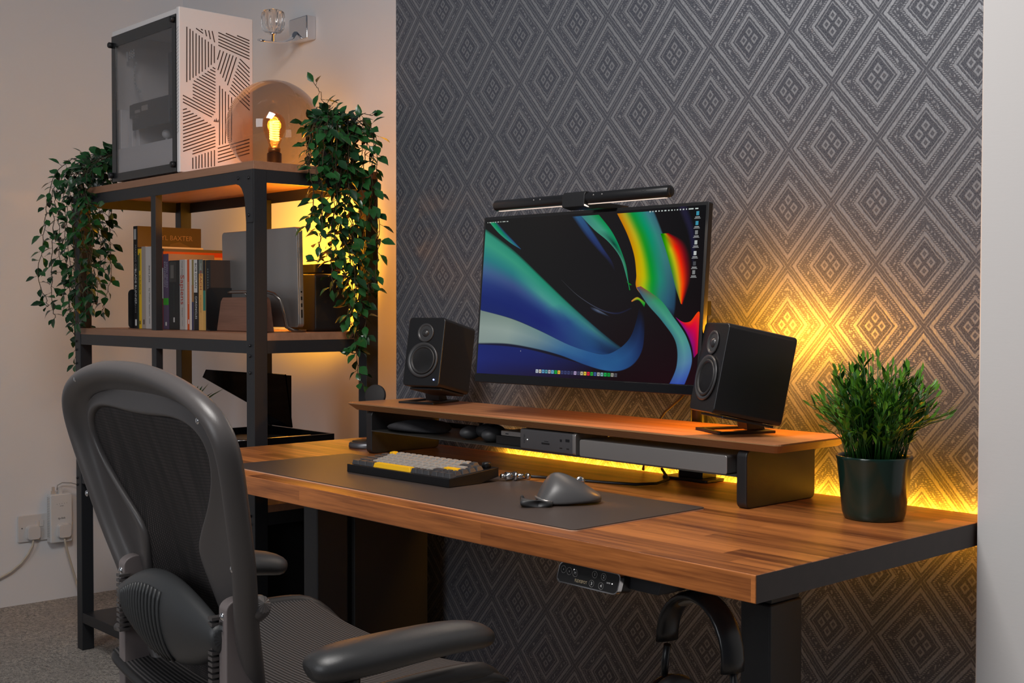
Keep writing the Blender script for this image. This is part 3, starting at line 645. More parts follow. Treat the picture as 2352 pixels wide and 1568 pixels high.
# keyboard
kr = math.radians(1.6)
t = thing('mechanical_keyboard', 'compact black keyboard with grey and yellow keycaps lying on the desk mat', 'keyboard', (-1.0353, -0.5055, MT), kr)
KW, KD = 0.332, 0.134
sl = math.tan(math.radians(5.0)); fh = 0.0175
case = MB().prism([(0.0, 0.0), (0.0, fh), (KD, fh+KD*sl), (KD, 0.010), (KD*0.62, 0.0)], -KW/2, KW/2, 'x')
obj('case', case, mat('keyboard_case', (0.018, 0.018, 0.020), 0.34, 0.5), t, 0.0014)
obj('foot', MB().box((-KW/2+0.02, KD-0.03, 0.0), (-KW/2+0.06, KD-0.018, 0.012)).box((KW/2-0.06, KD-0.03, 0.0), (KW/2-0.02, KD-0.018, 0.012)), BLACK, t)
def keymesh(w_, m_):
    hb, ht = 0.0, 0.0092
    a = w_*0.01905/2 - 0.0006; bdep = 0.01905/2 - 0.0006
    r0 = rrect(-a, -bdep, a, bdep, 0.0014, 2); r1 = rrect(-a+0.0026, -bdep+0.0022, a-0.0026, bdep-0.0034, 0.0014, 2)
    mb_ = MB().loft([[(*p, hb) for p in r0], [(*p, hb+0.0012) for p in r0], [(*p, ht) for p in r1]], smooth=False)
    me_ = mb_.mesh('key'); me_.materials.append(m_); return me_
KG = mat('keycap_light_grey', (0.33, 0.315, 0.295), 0.55); KDK = mat('keycap_dark', (0.050, 0.050, 0.055), 0.5); KY = mat('keycap_yellow', (0.95, 0.52, 0.01), 0.45)
rows = [  # front to back
 [(1.25, 'd'), (1.25, 'd'), (1.25, 'd'), (6.25, 'y'), (1, 'd'), (1, 'd'), (1, 'd'), (0.25, ' '), (1, 'd'), (1, 'd'), (1, 'd')],
 [(2.25, 'd')] + [(1, 'g')]*10 + [(1.75, 'd'), (1, 'd'), (1, 'd')],
 [(1.75, 'd')] + [(1, 'g')]*11 + [(2.25, 'y'), (1, 'd')],
 [(1.5, 'd')] + [(1, 'g')]*12 + [(1.5, 'g'), (1, 'd')],
 [(1, 'd')] + [(1, 'g')]*12 + [(2, 'd'), (1, 'd')],
 [(1, 'y'), (0.2, ' ')] + [(1, 'g')]*12 + [(1, 'd')]]
meshes = {}
for ri_, row in enumerate(rows):
    xk = -KW/2 + 0.0085
    sy_ = 0.0150 + ri_*0.0193 + (0.0035 if ri_ == 5 else 0)
    for w_, c in row:
        if c != ' ':
            if (w_, c) not in meshes: meshes[(w_, c)] = keymesh(w_*1.03, {'d': KDK, 'g': KG, 'y': KY}[c])
            k = bpy.data.objects.new('key', meshes[(w_, c)]); C.objects.link(k); k.parent = t
            k.location = (xk + w_*0.0197/2, sy_, fh + sy_*sl - 0.0012); k.rotation_euler = (math.radians(5.0), 0, 0)
            if c == 'y': k['label'] = 'yellow keycap'
        xk += w_*0.0197
kz = fh + 0.118*sl
obj('knob', MB().lathe([(0.0001, 0.0), (0.0095, 0.0), (0.0095, 0.010), (0.0085, 0.0115), (0.0001, 0.0115)], (KW/2-0.017, 0.116, kz), 28), SATIN, t)
# cable with aviator connector
t = thing('keyboard_cable', 'black keyboard cable with silver screw connector lying behind the keyboard', 'cable', (-0.855, -0.36, D))
ctr = lambda x_, y_, z_: Vector((x_+0.855, y_+0.36, z_-D))
ax0 = Vector((-0.872, -0.362, 0.6745)); ax1 = Vector((-0.852, -0.300, 0.6700)); dr = (ax1-ax0).normalized()
def along(s_): p = ax0 + dr*s_; return ctr(*p)
obj('connector', MB().tube([along(0), along(0.010)], 0.0045, 14).tube([along(0.010), along(0.026)], 0.0082, 18).tube([along(0.028), along(0.034)], 0.0095, 18).tube([along(0.034), along(0.055)], 0.0060, 14).tube([along(0.057), along(0.064)], 0.0068, 14), STEEL, t, label='silver screw connector')
obj('cord', MB().tube([along(0.064), ctr(-0.845, -0.27, D+0.006), ctr(-0.80, -0.235, D+0.0035), ctr(-0.72, -0.215, D+0.0035), ctr(-0.66, -0.19, D+0.0035), ctr(-0.64, -0.15, D+0.0035), ctr(-0.66, -0.09, D+0.004), ctr(-0.70, -0.065, D+0.02)], 0.0030, 10), BLACK, t)
# mouse
t = thing('ergonomic_mouse', 'grey sculpted computer mouse with curved thumb rest on the right of the desk mat', 'computer mouse', (-0.5900, -0.4700, MT), math.radians(50))
sh = MB(); rings = []
# local x runs along the mouse, y across
prof = [(-0.046, 0.004, 0.010, -0.022, 0.018), (-0.040, 0.020, 0.026, -0.030, 0.026), (-0.030, 0.040, 0.030, -0.034, 0.032), (-0.018, 0.0545, 0.028, -0.037, 0.036), (-0.004, 0.0570, 0.020, -0.038, 0.038), (0.014, 0.0515, 0.012, -0.037, 0.038),
        (0.032, 0.0420, 0.006, -0.034, 0.036), (0.050, 0.0310, 0.003, -0.028, 0.032), (0.064, 0.0215, 0.001, -0.019, 0.024), (0.074, 0.0140, 0.0, -0.008, 0.012)]
for x_, hz, yc, yl, yr in prof:
    ring_ = []
    for k in range(20):
        a = 2*PI*k/20; cy_, sz = math.cos(a), math.sin(a)
        yy = (yr if cy_ > 0 else -yl)*cy_; lift = 0.004 + 0.010*max(0, (x_-0.0)/0.07)*0.6
        zz = lift + (hz-lift)*max(0, sz)**0.8 if sz > 0 else lift*(1+sz*0.9)
        yy = yy*(1 - 0.35*max(0, sz)**2) + yc*max(0, sz)*0.35
        ring_.append((x_, yy, max(0.0012, zz)))
    rings.append(ring_)
sh.loft(rings); obj('shell', sh, mat('mouse_grey', (0.085, 0.083, 0.085), 0.38), t, sub=1)
wing = MB(); rr_ = []
for i in range(15):
    a = math.radians(-60 + 185*i/14); R_ = 0.030
    cx_, cy_ = -0.045 - 0.032*math.sin(a)*0.9, -0.028 - 0.030*math.cos(a)*0.75
    wd = 0.007 + 0.007*math.sin(PI*i/14); hg = 0.010 + 0.008*(i/14)
    rr_.append([(cx_ + wd*math.cos(b_)*math.cos(a), cy_ + wd*math.cos(b_)*math.sin(a)*0.7, max(0.001, hg*0.55 + hg*0.5*math.sin(b_))) for b_ in [2*PI*k/10 for k in range(10)]])
wing.loft(rr_); obj('thumb_rest', wing, mat('mouse_dark', (0.035, 0.036, 0.038), 0.5), t, sub=1)
obj('scroll_wheel', MB().lathe([(0.001, -0.003), (0.008, -0.003), (0.009, 0), (0.008, 0.003), (0.001, 0.003)], (0.036, 0.018, 0.037), 20, 'y'), STEEL, t, label='steel scroll wheel')
obj('silver_trim', MB().tube([(-0.046, 0.004, 0.0115), (-0.044, -0.012, 0.012), (-0.034, -0.028, 0.0095), (-0.018, -0.0365, 0.007)], 0.0022, 8), SILVER, t, label='silver trim line')

# ------------------------------------------------------------------ grass plant
GREEN1 = mat('leaf_bright', (0.11, 0.30, 0.025), 0.38, vary=0.35)
GREEN2 = mat('leaf_mid', (0.024, 0.100, 0.014), 0.38, vary=0.35)
def leaf(mb_, base, d, up, ln, wd, fold=0.25, curl=0.15):
    d = d.normalized(); s_ = d.cross(up)
    if s_.length < 1e-4: s_ = d.cross(Vector((1, 0, 0)))
    s_.normalize(); n_ = s_.cross(d).normalized()
    vs_ = []; st = [(0, 0.05), (0.2, 0.62), (0.45, 1.0), (0.72, 0.72), (1.0, 0.02)]
    for f, wf in st:
        c_ = base + d*(ln*f) - n_*(curl*ln*f*f)
        vs_ += [c_ - s_*(wd*wf) + n_*(fold*wd*wf), c_, c_ + s_*(wd*wf) + n_*(fold*wd*wf)]
    fs = []
    for i in range(4):
        a = i*3; fs += [(a, a+1, a+4, a+3), (a+1, a+2, a+5, a+4)]
    mb_.add(vs_, fs, True)
t = thing('potted_plant', 'bushy bright green plant in a dark green pot at the right end of the desk', 'potted plant', (-0.138, -0.172, D))
POT = mat('dark_green_ceramic', (0.006, 0.026, 0.020), 0.16)
obj('pot', MB().lathe([(0.001, 0.0), (0.047, 0.0), (0.0495, 0.002), (0.0525, 0.012), (0.062, 0.100), (0.0635, 0.104), (0.0632, 0.107), (0.0600, 0.107), (0.0580, 0.100), (0.0560, 0.092), (0.001, 0.092)], (0, 0, 0), 56), POT, t)
obj('soil', MB().lathe([(0.0005, 0.0935), (0.0555, 0.0930), (0.0555, 0.0925), (0.0005, 0.0925)], (0, 0, 0), 24), mat('soil', (0.02, 0.014, 0.01), 0.95), t)
lm1, lm2, stm = MB(), MB(), MB(); rnd = random.Random(11)
for i in range(250):
    a = rnd.uniform(0, 2*PI); rr0 = rnd.uniform(0.002, 0.048); sp_ = rnd.random()**0.75
    base = Vector((rr0*math.cos(a), rr0*math.sin(a), 0.093)); aa = a + rnd.uniform(-0.5, 0.5)
    hgt = rnd.uniform(0.085, 0.185)*(1.0-0.33*sp_) ; out = sp_*rnd.uniform(0.045, 0.105)
    tip = base + Vector((out*math.cos(aa), out*math.sin(aa), hgt))
    mid = base + (tip-base)*0.5 + Vector((-0.12*out*math.cos(aa), -0.12*out*math.sin(aa), 0.18*out))
    if tip.y > 0.185: tip.y = 0.185
    pts = [base, base.lerp(mid, 0.5)+Vector((0, 0, 0.003)), mid, mid.lerp(tip, 0.55)+Vector((0, 0, 0.003)), tip]
    stm.tube(pts, 0.0009, 4)
    for j in range(rnd.randint(5, 8)):
        f = rnd.uniform(0.25, 1.0); k = f*4; q = min(int(k), 3); p = pts[q].lerp(pts[q+1], k-q)
        dd = (pts[min(q+1, 4)]-pts[q]).normalized() + Vector((rnd.uniform(-0.75, 0.75), rnd.uniform(-0.75, 0.75), rnd.uniform(-0.1, 0.4)))
        leaf(lm1 if rnd.random() < 0.45 else lm2, p, dd, Vector((0, 0, 1)), rnd.uniform(0.018, 0.034), rnd.uniform(0.0026, 0.0042))
    leaf(lm1, tip, (tip-mid) + Vector((0, 0, 0.01)), Vector((0, 1, 0)), 0.018, 0.0026)
obj('stems', stm, GREEN2, t); obj('young_leaves', lm1, GREEN1, t, recalc=False); obj('mature_leaves', lm2, GREEN2, t, recalc=False)

# ------------------------------------------------------------------ headphones under the desk
t = thing('headphone_hanger', 'small black hanger hook under the right front corner of the desk', 'hook', (-0.225, -0.60, 0.621))
obj('hook', MB().box((-0.015, -0.04, -0.008), (0.015, 0.06, 0.0)).box((-0.012, 0.02, -0.030), (0.012, 0.032, -0.008)).box((-0.012, -0.025, -0.034), (0.012, 0.032, -0.028)), BMETAL, t, 0.001)
t = thing('headphones', 'black over-ear headphones hanging under the right front corner of the desk', 'headphones', (-0.188, -0.575, 0.425), math.radians(-12))
arc = [(0.078*math.cos(math.radians(a)), 0.0, 0.075 + 0.082*math.sin(math.radians(a))) for a in range(-10, 191, 12)]
obj('headband', MB().tube(arc, 0.013, 12, flat=(0.6, 1.7)), SATIN, t)
obj('headband_pad', MB().tube([(p[0]*0.90, p[1], 0.075+(p[2]-0.075)*0.90) for p in arc[5:12]], 0.0055, 10, flat=(0.8, 2.0)), mat('tan_pad', (0.16, 0.13, 0.10), 0.7), t, label='tan inner padding')
for sx in (-1, 1):
    obj('yoke', MB().tube([(sx*0.077, 0, 0.065), (sx*0.084, 0.0, 0.03), (sx*0.084, 0.0, 0.005)], 0.006, 10), SATIN, t)
    mc = Matrix.Translation((sx*0.066, 0, -0.025)) @ Matrix.Rotation(sx*math.radians(90), 4, 'Y')
    obj('ear_cup', MB().lathe([(0.001, 0.028), (0.026, 0.028), (0.038, 0.022), (0.044, 0.010), (0.045, 0.0)], (0, 0, 0), 36, M=mc), GLOSSB, t)
    obj('ear_cushion', MB().lathe([(0.045, 0.0), (0.048, -0.008), (0.044, -0.020), (0.034, -0.022), (0.026, -0.014), (0.024, -0.002)], (0, 0, 0), 36, M=mc), mat('leatherette', (0.018, 0.018, 0.019), 0.5), t)

NEARSET = set(C.objects)
# ------------------------------------------------------------------ shelving unit
SXL, SXR, SYF, SYB = -2.586, -1.569, -0.517, -0.157
t = thing('shelving_unit', 'tall black steel shelving unit with walnut shelves standing in the alcove', 'shelving unit', ((SXL+SXR)/2, (SYF+SYB)/2, 0))
g = -Vector(t.location)
P_ = 0.036; xm = (SXL+SXR)/2
def put(o): o.location = g; return o
for (px_, py_) in ((SXL, SYF), (SXR-P_, SYF), (SXL, SYB-P_), (SXR-P_, SYB-P_)):
    put(obj('post', MB().box((px_, py_, 0), (px_+P_, py_+P_, 1.341)), BMETAL, t, 0.0015))
for py_ in (SYF, SYB-P_*0.7):
    put(obj('middle_post', MB().box((-2.098, py_+0.002, 0.50), (-2.098+P_*0.72, py_+P_*0.6, 1.320)), BMETAL, t, 0.001))
for zt in (1.36, 0.954, 0.5445):
    e = 0.0
    put(obj('shelf_board', MB().box((SXL+(0.0 if zt > 1.3 else 0.012), SYF, zt-0.0195), (SXR-(0.0 if zt > 1.3 else 0.0), SYB, zt)) if zt > 1.3 else
            MB().box((SXL+P_, SYF+0.001, zt-0.018), (SXR-P_, SYB-0.001, zt)).box((SXL+0.002, SYF+P_, zt-0.018), (SXL+P_, SYB-P_, zt)).box((SXR-P_, SYF+P_, zt-0.018), (SXR-0.001, SYB-P_, zt)), SHELFWOOD, t, 0.0008))
    z1 = zt - (0.0195 if zt > 1.3 else 0.018); z0 = z1 - 0.030
    for py_ in (SYF, SYB-0.006):
        put(obj('shelf_rail', MB().box((SXL+P_*0.9, py_+0.0015, z0), (SXR-P_*0.9, py_+0.0055, z1)), BMETAL, t))
    for px_ in (SXL, SXR-0.006):
        put(obj('shelf_rail', MB().box((px_+0.0015, SYF+P_*0.9, z0), (px_+0.0055, SYB-P_*0.9, z1)), BMETAL, t))
for py_ in (SYF+0.001, SYB-0.021):
    put(obj('bottom_rail', MB().box((SXL+P_*0.9, py_, 0.082), (SXR-P_*0.9, py_+0.02, 0.112)), BMETAL, t, 0.001))
put(obj('bottom_shelf_frame', MB().box((SXL+P_*0.9, SYF+0.02, 0.104), (SXR-P_*0.9, SYB-0.02, 0.112)), BMETAL, t))
def gusset(x, sx, z, fl=1):
    pts_ = [(x, z), (x+sx*0.085, z), (x+sx*0.080, z-0.030)]
    for k in range(6):
        a = math.radians(90*k/5); pts_.append((x+sx*(0.034+0.040*(1-math.sin(a))), z-0.032-0.060*(1-math.cos(a))))
    pts_ += [(x+sx*0.030, z-0.125), (x, z-0.125)]
    return pts_
for sx, x in ((-1, SXR), (1, SXL)):
    put(obj('corner_bracket', MB().prism(gusset(x, sx, 1.3405), SYF-0.0030, SYF-0.0005, 'y'), BMETAL, t, 0.0005))
    sc_ = MB()
    for (dx, dz) in ((0.018, 0.020), (0.066, 0.018), (0.018, 0.108)):
        sc_.ball((x+sx*dx, SYF-0.0035, 1.3405-dz), 0.0042, 8, (1, 0.7, 1))
    put(obj('screws', sc_, SATIN, t))
sc_ = MB()
for z in (0.90, 0.925, 0.86, 0.50, 0.52): sc_.ball((SXR-0.018, SYF-0.001, z), 0.0035, 6).ball((SXL+0.010, SYF-0.001, z-0.01), 0.0035, 6)
put(obj('bolts', sc_, SATIN, t))

# ------------------------------------------------------------------ PC case on top
PCX = -1.930
t = thing('computer_case', 'white computer tower with slatted front and dark glass side on top of the shelving', 'computer case', (-2.125, -0.41, 1.3605))
g = -Vector(t.location)
x0, x1, y0, y1, z0, z1 = -2.325, PCX, -0.517, -0.305, 1.3605, 1.781
WM = WHITEM
mb = MB().box((x0, y0+0.006, z1-0.006), (x1-0.016, y1, z1)).box((x0, y0+0.006, z0+0.006), (x1-0.016, y1, z0+0.012)).box((x0, y0+0.006, z0+0.006), (x0+0.004, y1, z1)).box((x0, y1-0.003, z0+0.006), (x1-0.016, y1, z1))
put(obj('chassis', mb, WM, t, 0.0008))
put(obj('feet', MB().box((x0+0.02, y0+0.02, z0), (x0+0.06, y1-0.02, z0+0.006)).box((x1-0.08, y0+0.02, z0), (x1-0.04, y1-0.02, z0+0.006)), BLACK, t))
put(obj('top_edge', MB().box((x0, y0+0.002, z1-0.013), (x1-0.018, y0+0.008, z1)), WM, t, 0.0005))
# front panel (faces +x) with white side lip
put(obj('front_panel', MB().box((x1-0.016, y0-0.001, z0+0.001), (x1, y1+0.002, z1+0.003)), WM, t, 0.003))
S = [(21,374,20,233),(30,370,29,239),(38,366,38,246),(47,361,46,252),(56,357,55,259),(64,353,64,265),(73,349,73,272),(82,345,82,279),(91,340,90,286),(99,336,99,292),(47,374,67,364),(61,374,66,372),(73,374,77,358),(83,374,88,352),(93,374,100,346),(111,373,203,349),(111,364,203,341),(111,356,203,333),(111,348,203,324),(111,340,203,316),(133,374,203,357),(166,373,203,365),(116,328,108,302),(126,326,109,275),(136,323,116,266),(145,321,123,257),(154,319,130,248),(164,316,137,239),(174,313,203,291),(171,304,203,280),(168,295,203,269),(165,286,203,258),(161,278,203,247),(158,269,203,236),(155,260,203,225),(152,251,203,214),(149,242,203,203),(146,234,203,192),(143,225,203,181),(94,280,102,277),(87,274,102,269),(79,268,102,260),(71,262,102,251),(63,256,102,242),(55,251,102,234),(48,245,102,225),(40,239,102,216),(37,230,101,208),(37,222,101,199),(37,213,101,190),(37,204,101,182),(37,196,101,173),(9,198,101,164),(9,189,96,157),(9,181,91,151),(9,161,20,165),(9,152,30,160),(9,143,39,155),(9,134,49,151),(9,125,59,146),(9,116,69,141),(9,108,79,136),(9,99,89,131),(9,90,99,126),(9,81,101,118),(9,72,101,110),(9,64,101,101),(9,55,101,92),(36,58,101,84),(35,50,101,76),(114,235,113,80),(122,228,122,83),(131,222,130,86),(140,215,139,89),(149,209,148,92),(108,71,202,104),(108,62,202,95),(108,53,202,86),(108,44,202,76),(108,35,202,67),(36,41,36,12),(45,45,45,13),(54,49,53,15),(62,52,62,17),(71,56,71,19),(80,59,80,20),(89,63,89,22),(98,66,98,24)]
sl_ = MB()
for (a, b_, c, d) in S:
    A = Vector((0, y0+a/1000, z0-0.0005+b_/1000)); B = Vector((0, y0+c/1000, z0-0.0005+d/1000)); dd = (B-A).normalized(); nn = Vector((0, -dd.z, dd.y))*0.00135
    q = [A-nn, B-nn, B+nn, A+nn]
    sl_.add([(x1+0.0005, p.y, p.z) for p in q] + [(x1-0.001, p.y, p.z) for p in q], [(0, 1, 2, 3), (0, 4, 5, 1), (1, 5, 6, 2), (2, 6, 7, 3), (3, 7, 4, 0)])
put(obj('front_slots', sl_, mat('slot_brown', (0.045, 0.022, 0.016), 0.7), t))
# small sail mark
lg = MB()
for k, h_ in enumerate((0.008, 0.011, 0.008)):
    yy = y0 + 0.0955 + k*0.0050
    lg.add([(x1+0.0008, yy, z0+0.139), (x1+0.0008, yy+0.005, z0+0.139), (x1+0.0008, yy+0.0042, z0+0.139+h_)], [(0, 1, 2)])
put(obj('front_emblem', lg, mat('emblem_brown', (0.05, 0.02, 0.02), 0.5), t))
lip = MB()
for k in range(46):
    zz = z0 + 0.02 + k*0.0088
    if 8 < k < 40: lip.add([(x1-0.014, y0-0.0014, zz), (x1-0.003, y0-0.0014, zz+0.008), (x1-0.003, y0-0.0014, zz+0.0095), (x1-0.014, y0-0.0014, zz+0.0015)], [(0, 1, 2, 3)])
put(obj('side_lip_slots', lip, mat('lip_grey', (0.22, 0.22, 0.23), 0.6), t))
# glass side panel (faces -y)
gx0, gx1, gz0, gz1 = x0+0.001, x1-0.0185, z0+0.004, z1-0.014
outer = [(gx0, gz0), (gx1, gz0), (gx1, gz1), (gx0, gz1)]; ix0, ix1, iz0, iz1 = gx0+0.024, gx1-0.020, gz0+0.022, gz1-0.030
inner = [(ix0, iz0), (ix1, iz0), (ix1, iz1), (ix0, iz1)]
fr = MB().loft([[(p[0], y0-0.001, p[1]) for p in outer], [(p[0], y0-0.001, p[1]) for p in inner], [(p[0], y0+0.0035, p[1]) for p in inner], [(p[0], y0+0.0035, p[1]) for p in outer]], caps=False, smooth=False, loop=True)
put(obj('side_frame', fr, mat('smoked_frame', (0.022, 0.023, 0.024), 0.25), t, label='black border of the side panel'))
put(obj('side_glass', MB().box((ix0-0.001, y0+0.0005, iz0-0.001), (ix1+0.001, y0+0.003, iz1+0.001)), clear('smoked_glass', (0.80, 0.80, 0.81), rough=0.02, base=0.0), t, label='smoked glass'))
th_ = MB()
for (xx, zz) in ((gx0+0.004, gz1-0.024), (gx1-0.008, gz1-0.014), (gx1-0.008, gz0+0.018), (gx0+0.004, gz0+0.018)):
    th_.lathe([(0.001, 0.0), (0.008, 0.0), (0.008, 0.010), (0.006, 0.012), (0.001, 0.012)], (xx, y0-0.001, zz), 20, 'y')
put(obj('thumb_screws', th_, BLACK, t))
# interior
IN = mat('pc_grey', (0.10, 0.10, 0.105), 0.55); IND = mat('pc_dark', (0.03, 0.03, 0.032), 0.5)
put(obj('motherboard', MB().box((x0+0.06, y1-0.02, z0+0.10), (x1-0.11, y1-0.008, z1-0.02)), IND, t))
ci = MB().box((x0+0.095, y1-0.09, z0+0.235), (x0+0.155, y1-0.02, z1-0.055)).box((x0+0.16, y1-0.06, z0+0.25), (x0+0.185, y1-0.02, z1-0.05)).box((x0+0.195, y1-0.06, z0+0.25), (x0+0.22, y1-0.02, z1-0.05))
for k in range(5): ci.box((x0+0.162, y1-0.068, z0+0.262+k*0.025), (x0+0.183, y1-0.058, z0+0.279+k*0.025))
put(obj('cooler_and_memory', ci, IN, t))
put(obj('graphics_card', MB().box((x0+0.065, y0+0.02, z0+0.175), (x1-0.05, y1-0.025, z0+0.212)).box((x0+0.09, y0+0.016, z0+0.140), (x1-0.09, y0+0.024, z0+0.212)), mat('gpu_dark', (0.06, 0.06, 0.063), 0.35), t, 0.002))
text('graphics_card_lettering', 'GEFORCE\nRTX', 0.012, mat('gpu_ink', (0.25, 0.25, 0.25), 0.5), t, Vector((-2.22, y0+0.0155, z0+0.168))+g, RX, 0.0001)
put(obj('graphics_card_plates', MB().box((x0+0.15, y0+0.0145, z0+0.186), (x0+0.185, y0+0.016, z0+0.200)).box((x0+0.11, y0+0.0145, z0+0.184), (x0+0.14, y0+0.016, z0+0.192)), mat('brushed_tan', (0.45, 0.42, 0.38), 0.4, 0.3), t))
put(obj('front_fans', MB().box((x1-0.05, y0+0.03, z0+0.11), (x1-0.022, y1-0.02, z1-0.02)), IND, t))
put(obj('power_shroud', MB().box((x0+0.006, y0+0.008, z0+0.013), (x1-0.020, y1-0.004, z0+0.094)), WM, t, 0.001))
put(obj('slot_covers', MB().box((x0+0.006, y0+0.012, z0+0.095), (x0+0.030, y1-0.06, z0+0.205)).box((x0+0.034, y0+0.03, z0+0.095), (x0+0.060, y1-0.06, z0+0.200)).box((x0+0.064, y0+0.04, z0+0.095), (x0+0.082, y1-0.06, z0+0.180)), WM, t, 0.002))
vt = MB()
for i in range(4):
    for j in range(3): vt.lathe([(0.0001, 0), (0.0032, 0), (0.0032, 0.001), (0.0001, 0.001)], (x0+0.050+i*0.0085, y0+0.03, z1-0.060-j*0.0075+(0.003 if i % 2 else 0)), 6, 'y')
vt.box((x0+0.030, y0+0.029, z1-0.082), (x0+0.037, y0+0.031, z1-0.056))
for a in range(200, 330, 13):
    vt.box((x0+0.075+0.045*math.cos(math.radians(a-60)), y0+0.05, z0+0.30+0.05*math.sin(math.radians(a-60))), (x0+0.080+0.045*math.cos(math.radians(a-60)), y0+0.053, z0+0.306+0.05*math.sin(math.radians(a-60))))
put(obj('vent_holes', vt, mat('vent_light', (0.6, 0.6, 0.6), 0.5), t, label='small light vent holes seen through the glass'))
t = thing('small_figure', 'small pale round-headed figure inside the computer case on the shroud', 'figurine', (-2.10, y0+0.05, z0+0.094))
obj('head', MB().ball((0, 0, 0.026), 0.0125, 10), WHITEP, t); obj('body', MB().lathe([(0.006, 0.0), (0.005, 0.004), (0.0025, 0.016), (0.0001, 0.016)], (0, 0, 0), 10), WHITEP, t)

# ------------------------------------------------------------------ globe lamp
GX, GY = -1.765, -0.340
t = thing('globe_lamp', 'smoked glass globe lamp with glowing amber bulb on top of the shelving', 'table lamp', (GX, GY, 1.3605))
R_ = 0.1215; cz = 0.1125
prof = []
for i in range(41):
    a = -PI/2 + math.asin(0.38)*0 + PI*(i/40); r_ = R_*math.cos(a); h_ = cz + R_*math.sin(a)
    if h_ > 0.0015: prof.append((max(r_, 0.0003), h_))
GL = MB().lathe([(prof[0][0]-0.01, prof[0][1])] + prof, (0, 0, 0), 56)
obj('glass_globe', GL, clear('smoked_globe', (0.66, 0.585, 0.53), rough=0.02, base=0.03), t, label='brown smoked glass globe')
obj('lamp_holder', MB().lathe([(0.001, 0.002), (0.030, 0.002), (0.030, 0.006), (0.0185, 0.008), (0.0185, 0.048), (0.0155, 0.050), (0.001, 0.050)], (0, 0, 0), 28), mat('bronze_dark', (0.035, 0.025, 0.020), 0.3, 0.6), t)
obj('bulb_cap', MB().lathe([(0.001, 0.050), (0.0150, 0.050), (0.0165, 0.062), (0.001, 0.062)], (0, 0, 0), 24), mat('brass_cap', (0.5, 0.3, 0.1), 0.3, 0.9), t)
obj('bulb_glass', MB().lathe([(0.0140, 0.062), (0.0150, 0.072), (0.022, 0.090), (0.0285, 0.107), (0.0300, 0.121), (0.0270, 0.136), (0.018, 0.147), (0.008, 0.1510), (0.0003, 0.1515)], (0, 0, 0), 32), clear('amber_glass', (1.0, 0.80, 0.50), base=0.02), t)
fil = MB()
hel = [(0.0115*math.cos(k*0.9), 0.0115*math.sin(k*0.9), 0.082 + 0.00085*k) for k in range(60)]
fil.tube(hel, 0.0018, 6)
obj('filament', fil, emis('filament_amber', (1.0, 0.50, 0.07), 22.0), t, label='glowing spiral filament')
point('globe_bulb_light', (GX, GY, 1.3605+0.105), 1.7, (1.0, 0.42, 0.10), 0.018)

# ------------------------------------------------------------------ wall sconce
t = thing('wall_sconce', 'chrome wall sconce with ribbed clear glass shade on the alcove wall', 'wall light', (-2.40, 0.14, 1.87))
g = -Vector(t.location)
put(obj('wall_box', MB().box((-2.462, 0.1445, 1.868), (-2.358, 0.1795, 1.942)), CHROME, t, 0.004, seg=3))
put(obj('arm', MB().tube([(-2.42, 0.143, 1.895), (-2.41, 0.120, 1.868), (-2.405, 0.085, 1.853), (-2.40, 0.05, 1.848), (-2.397, 0.015, 1.846), (-2.396, -0.005, 1.846)], 0.0065, 12, flat=(0.6, 1.5)), CHROME, t))
put(obj('shade_holder', MB().lathe([(0.001, 1.848), (0.006, 1.848), (0.006, 1.868), (0.012, 1.869), (0.012, 1.875), (0.001, 1.875)], (-2.396, 0.045, 0), 20), CHROME, t))
rings = []
for r_, h_ in ((0.002, 1.876), (0.024, 1.877), (0.032, 1.884), (0.035, 1.90), (0.0355, 1.925), (0.033, 1.939), (0.027, 1.944), (0.021, 1.940), (0.019, 1.90), (0.004, 1.884)):
    rings.append([((-2.396)+r_*(1+0.07*math.cos(8*a))*math.cos(a), 0.045+r_*(1+0.07*math.cos(8*a))*math.sin(a), h_) for a in [2*PI*k/64 for k in range(64)]])
m, nt, b = new_mat('cut_glass'); b.inputs['Transmission Weight'].default_value = 1.0; b.inputs['Roughness'].default_value = 0.02; b.inputs['IOR'].default_value = 1.45; b.inputs['Base Color'].default_value = (0.98, 0.97, 0.96, 1)
put(obj('glass_shade', MB().loft(rings, caps=True), m, t, label='ribbed clear glass shade'))

# ------------------------------------------------------------------ books
BY = -0.430
BZ = 0.9548
def bk(x0_, x1_, h_, depth, label, spine, cover=None, pages=(0.62, 0.56, 0.48), y=BY, extra=None):
    t = thing('book', label, 'book', ((x0_+x1_)/2, y, BZ), 0, 'books on the middle shelf')
    w_ = (x1_-x0_)/2 - 0.0004; hh = h_-BZ
    ms = mat('book_%02d%02d%02d' % tuple(int(k*99) for k in spine), spine, 0.45); mc = ms if cover is None else mat('cover_%02d%02d%02d' % tuple(int(k*99) for k in cover), cover, 0.5)
    obj('cover', MB().box((-w_, 0.0005, 0), (-w_+0.0012, depth, hh)).box((w_-0.0012, 0.0005, 0), (w_, depth, hh)), mc, t)
    obj('spine', MB().box((-w_, -0.0008, 0), (w_, 0.0008, hh)), ms, t, 0.0004)
    obj('pages', MB().box((-w_+0.0012, 0.001, 0.002), (w_-0.0012, depth-0.003, hh-0.003)), mat('paper', pages, 0.9), t)
    return t, w_, hh
SR = (math.radians(90), math.radians(90), 0)
def st_text(t, s, size, col, z, x=0.0, sq=1.0, nm='spine_title'):
    text(nm, s, size, mat('ink_%02d%02d%02d' % tuple(int(k*99) for k in col), col, 0.6), t, (x, -0.0010, z), SR, 0.0001, squeeze=sq)
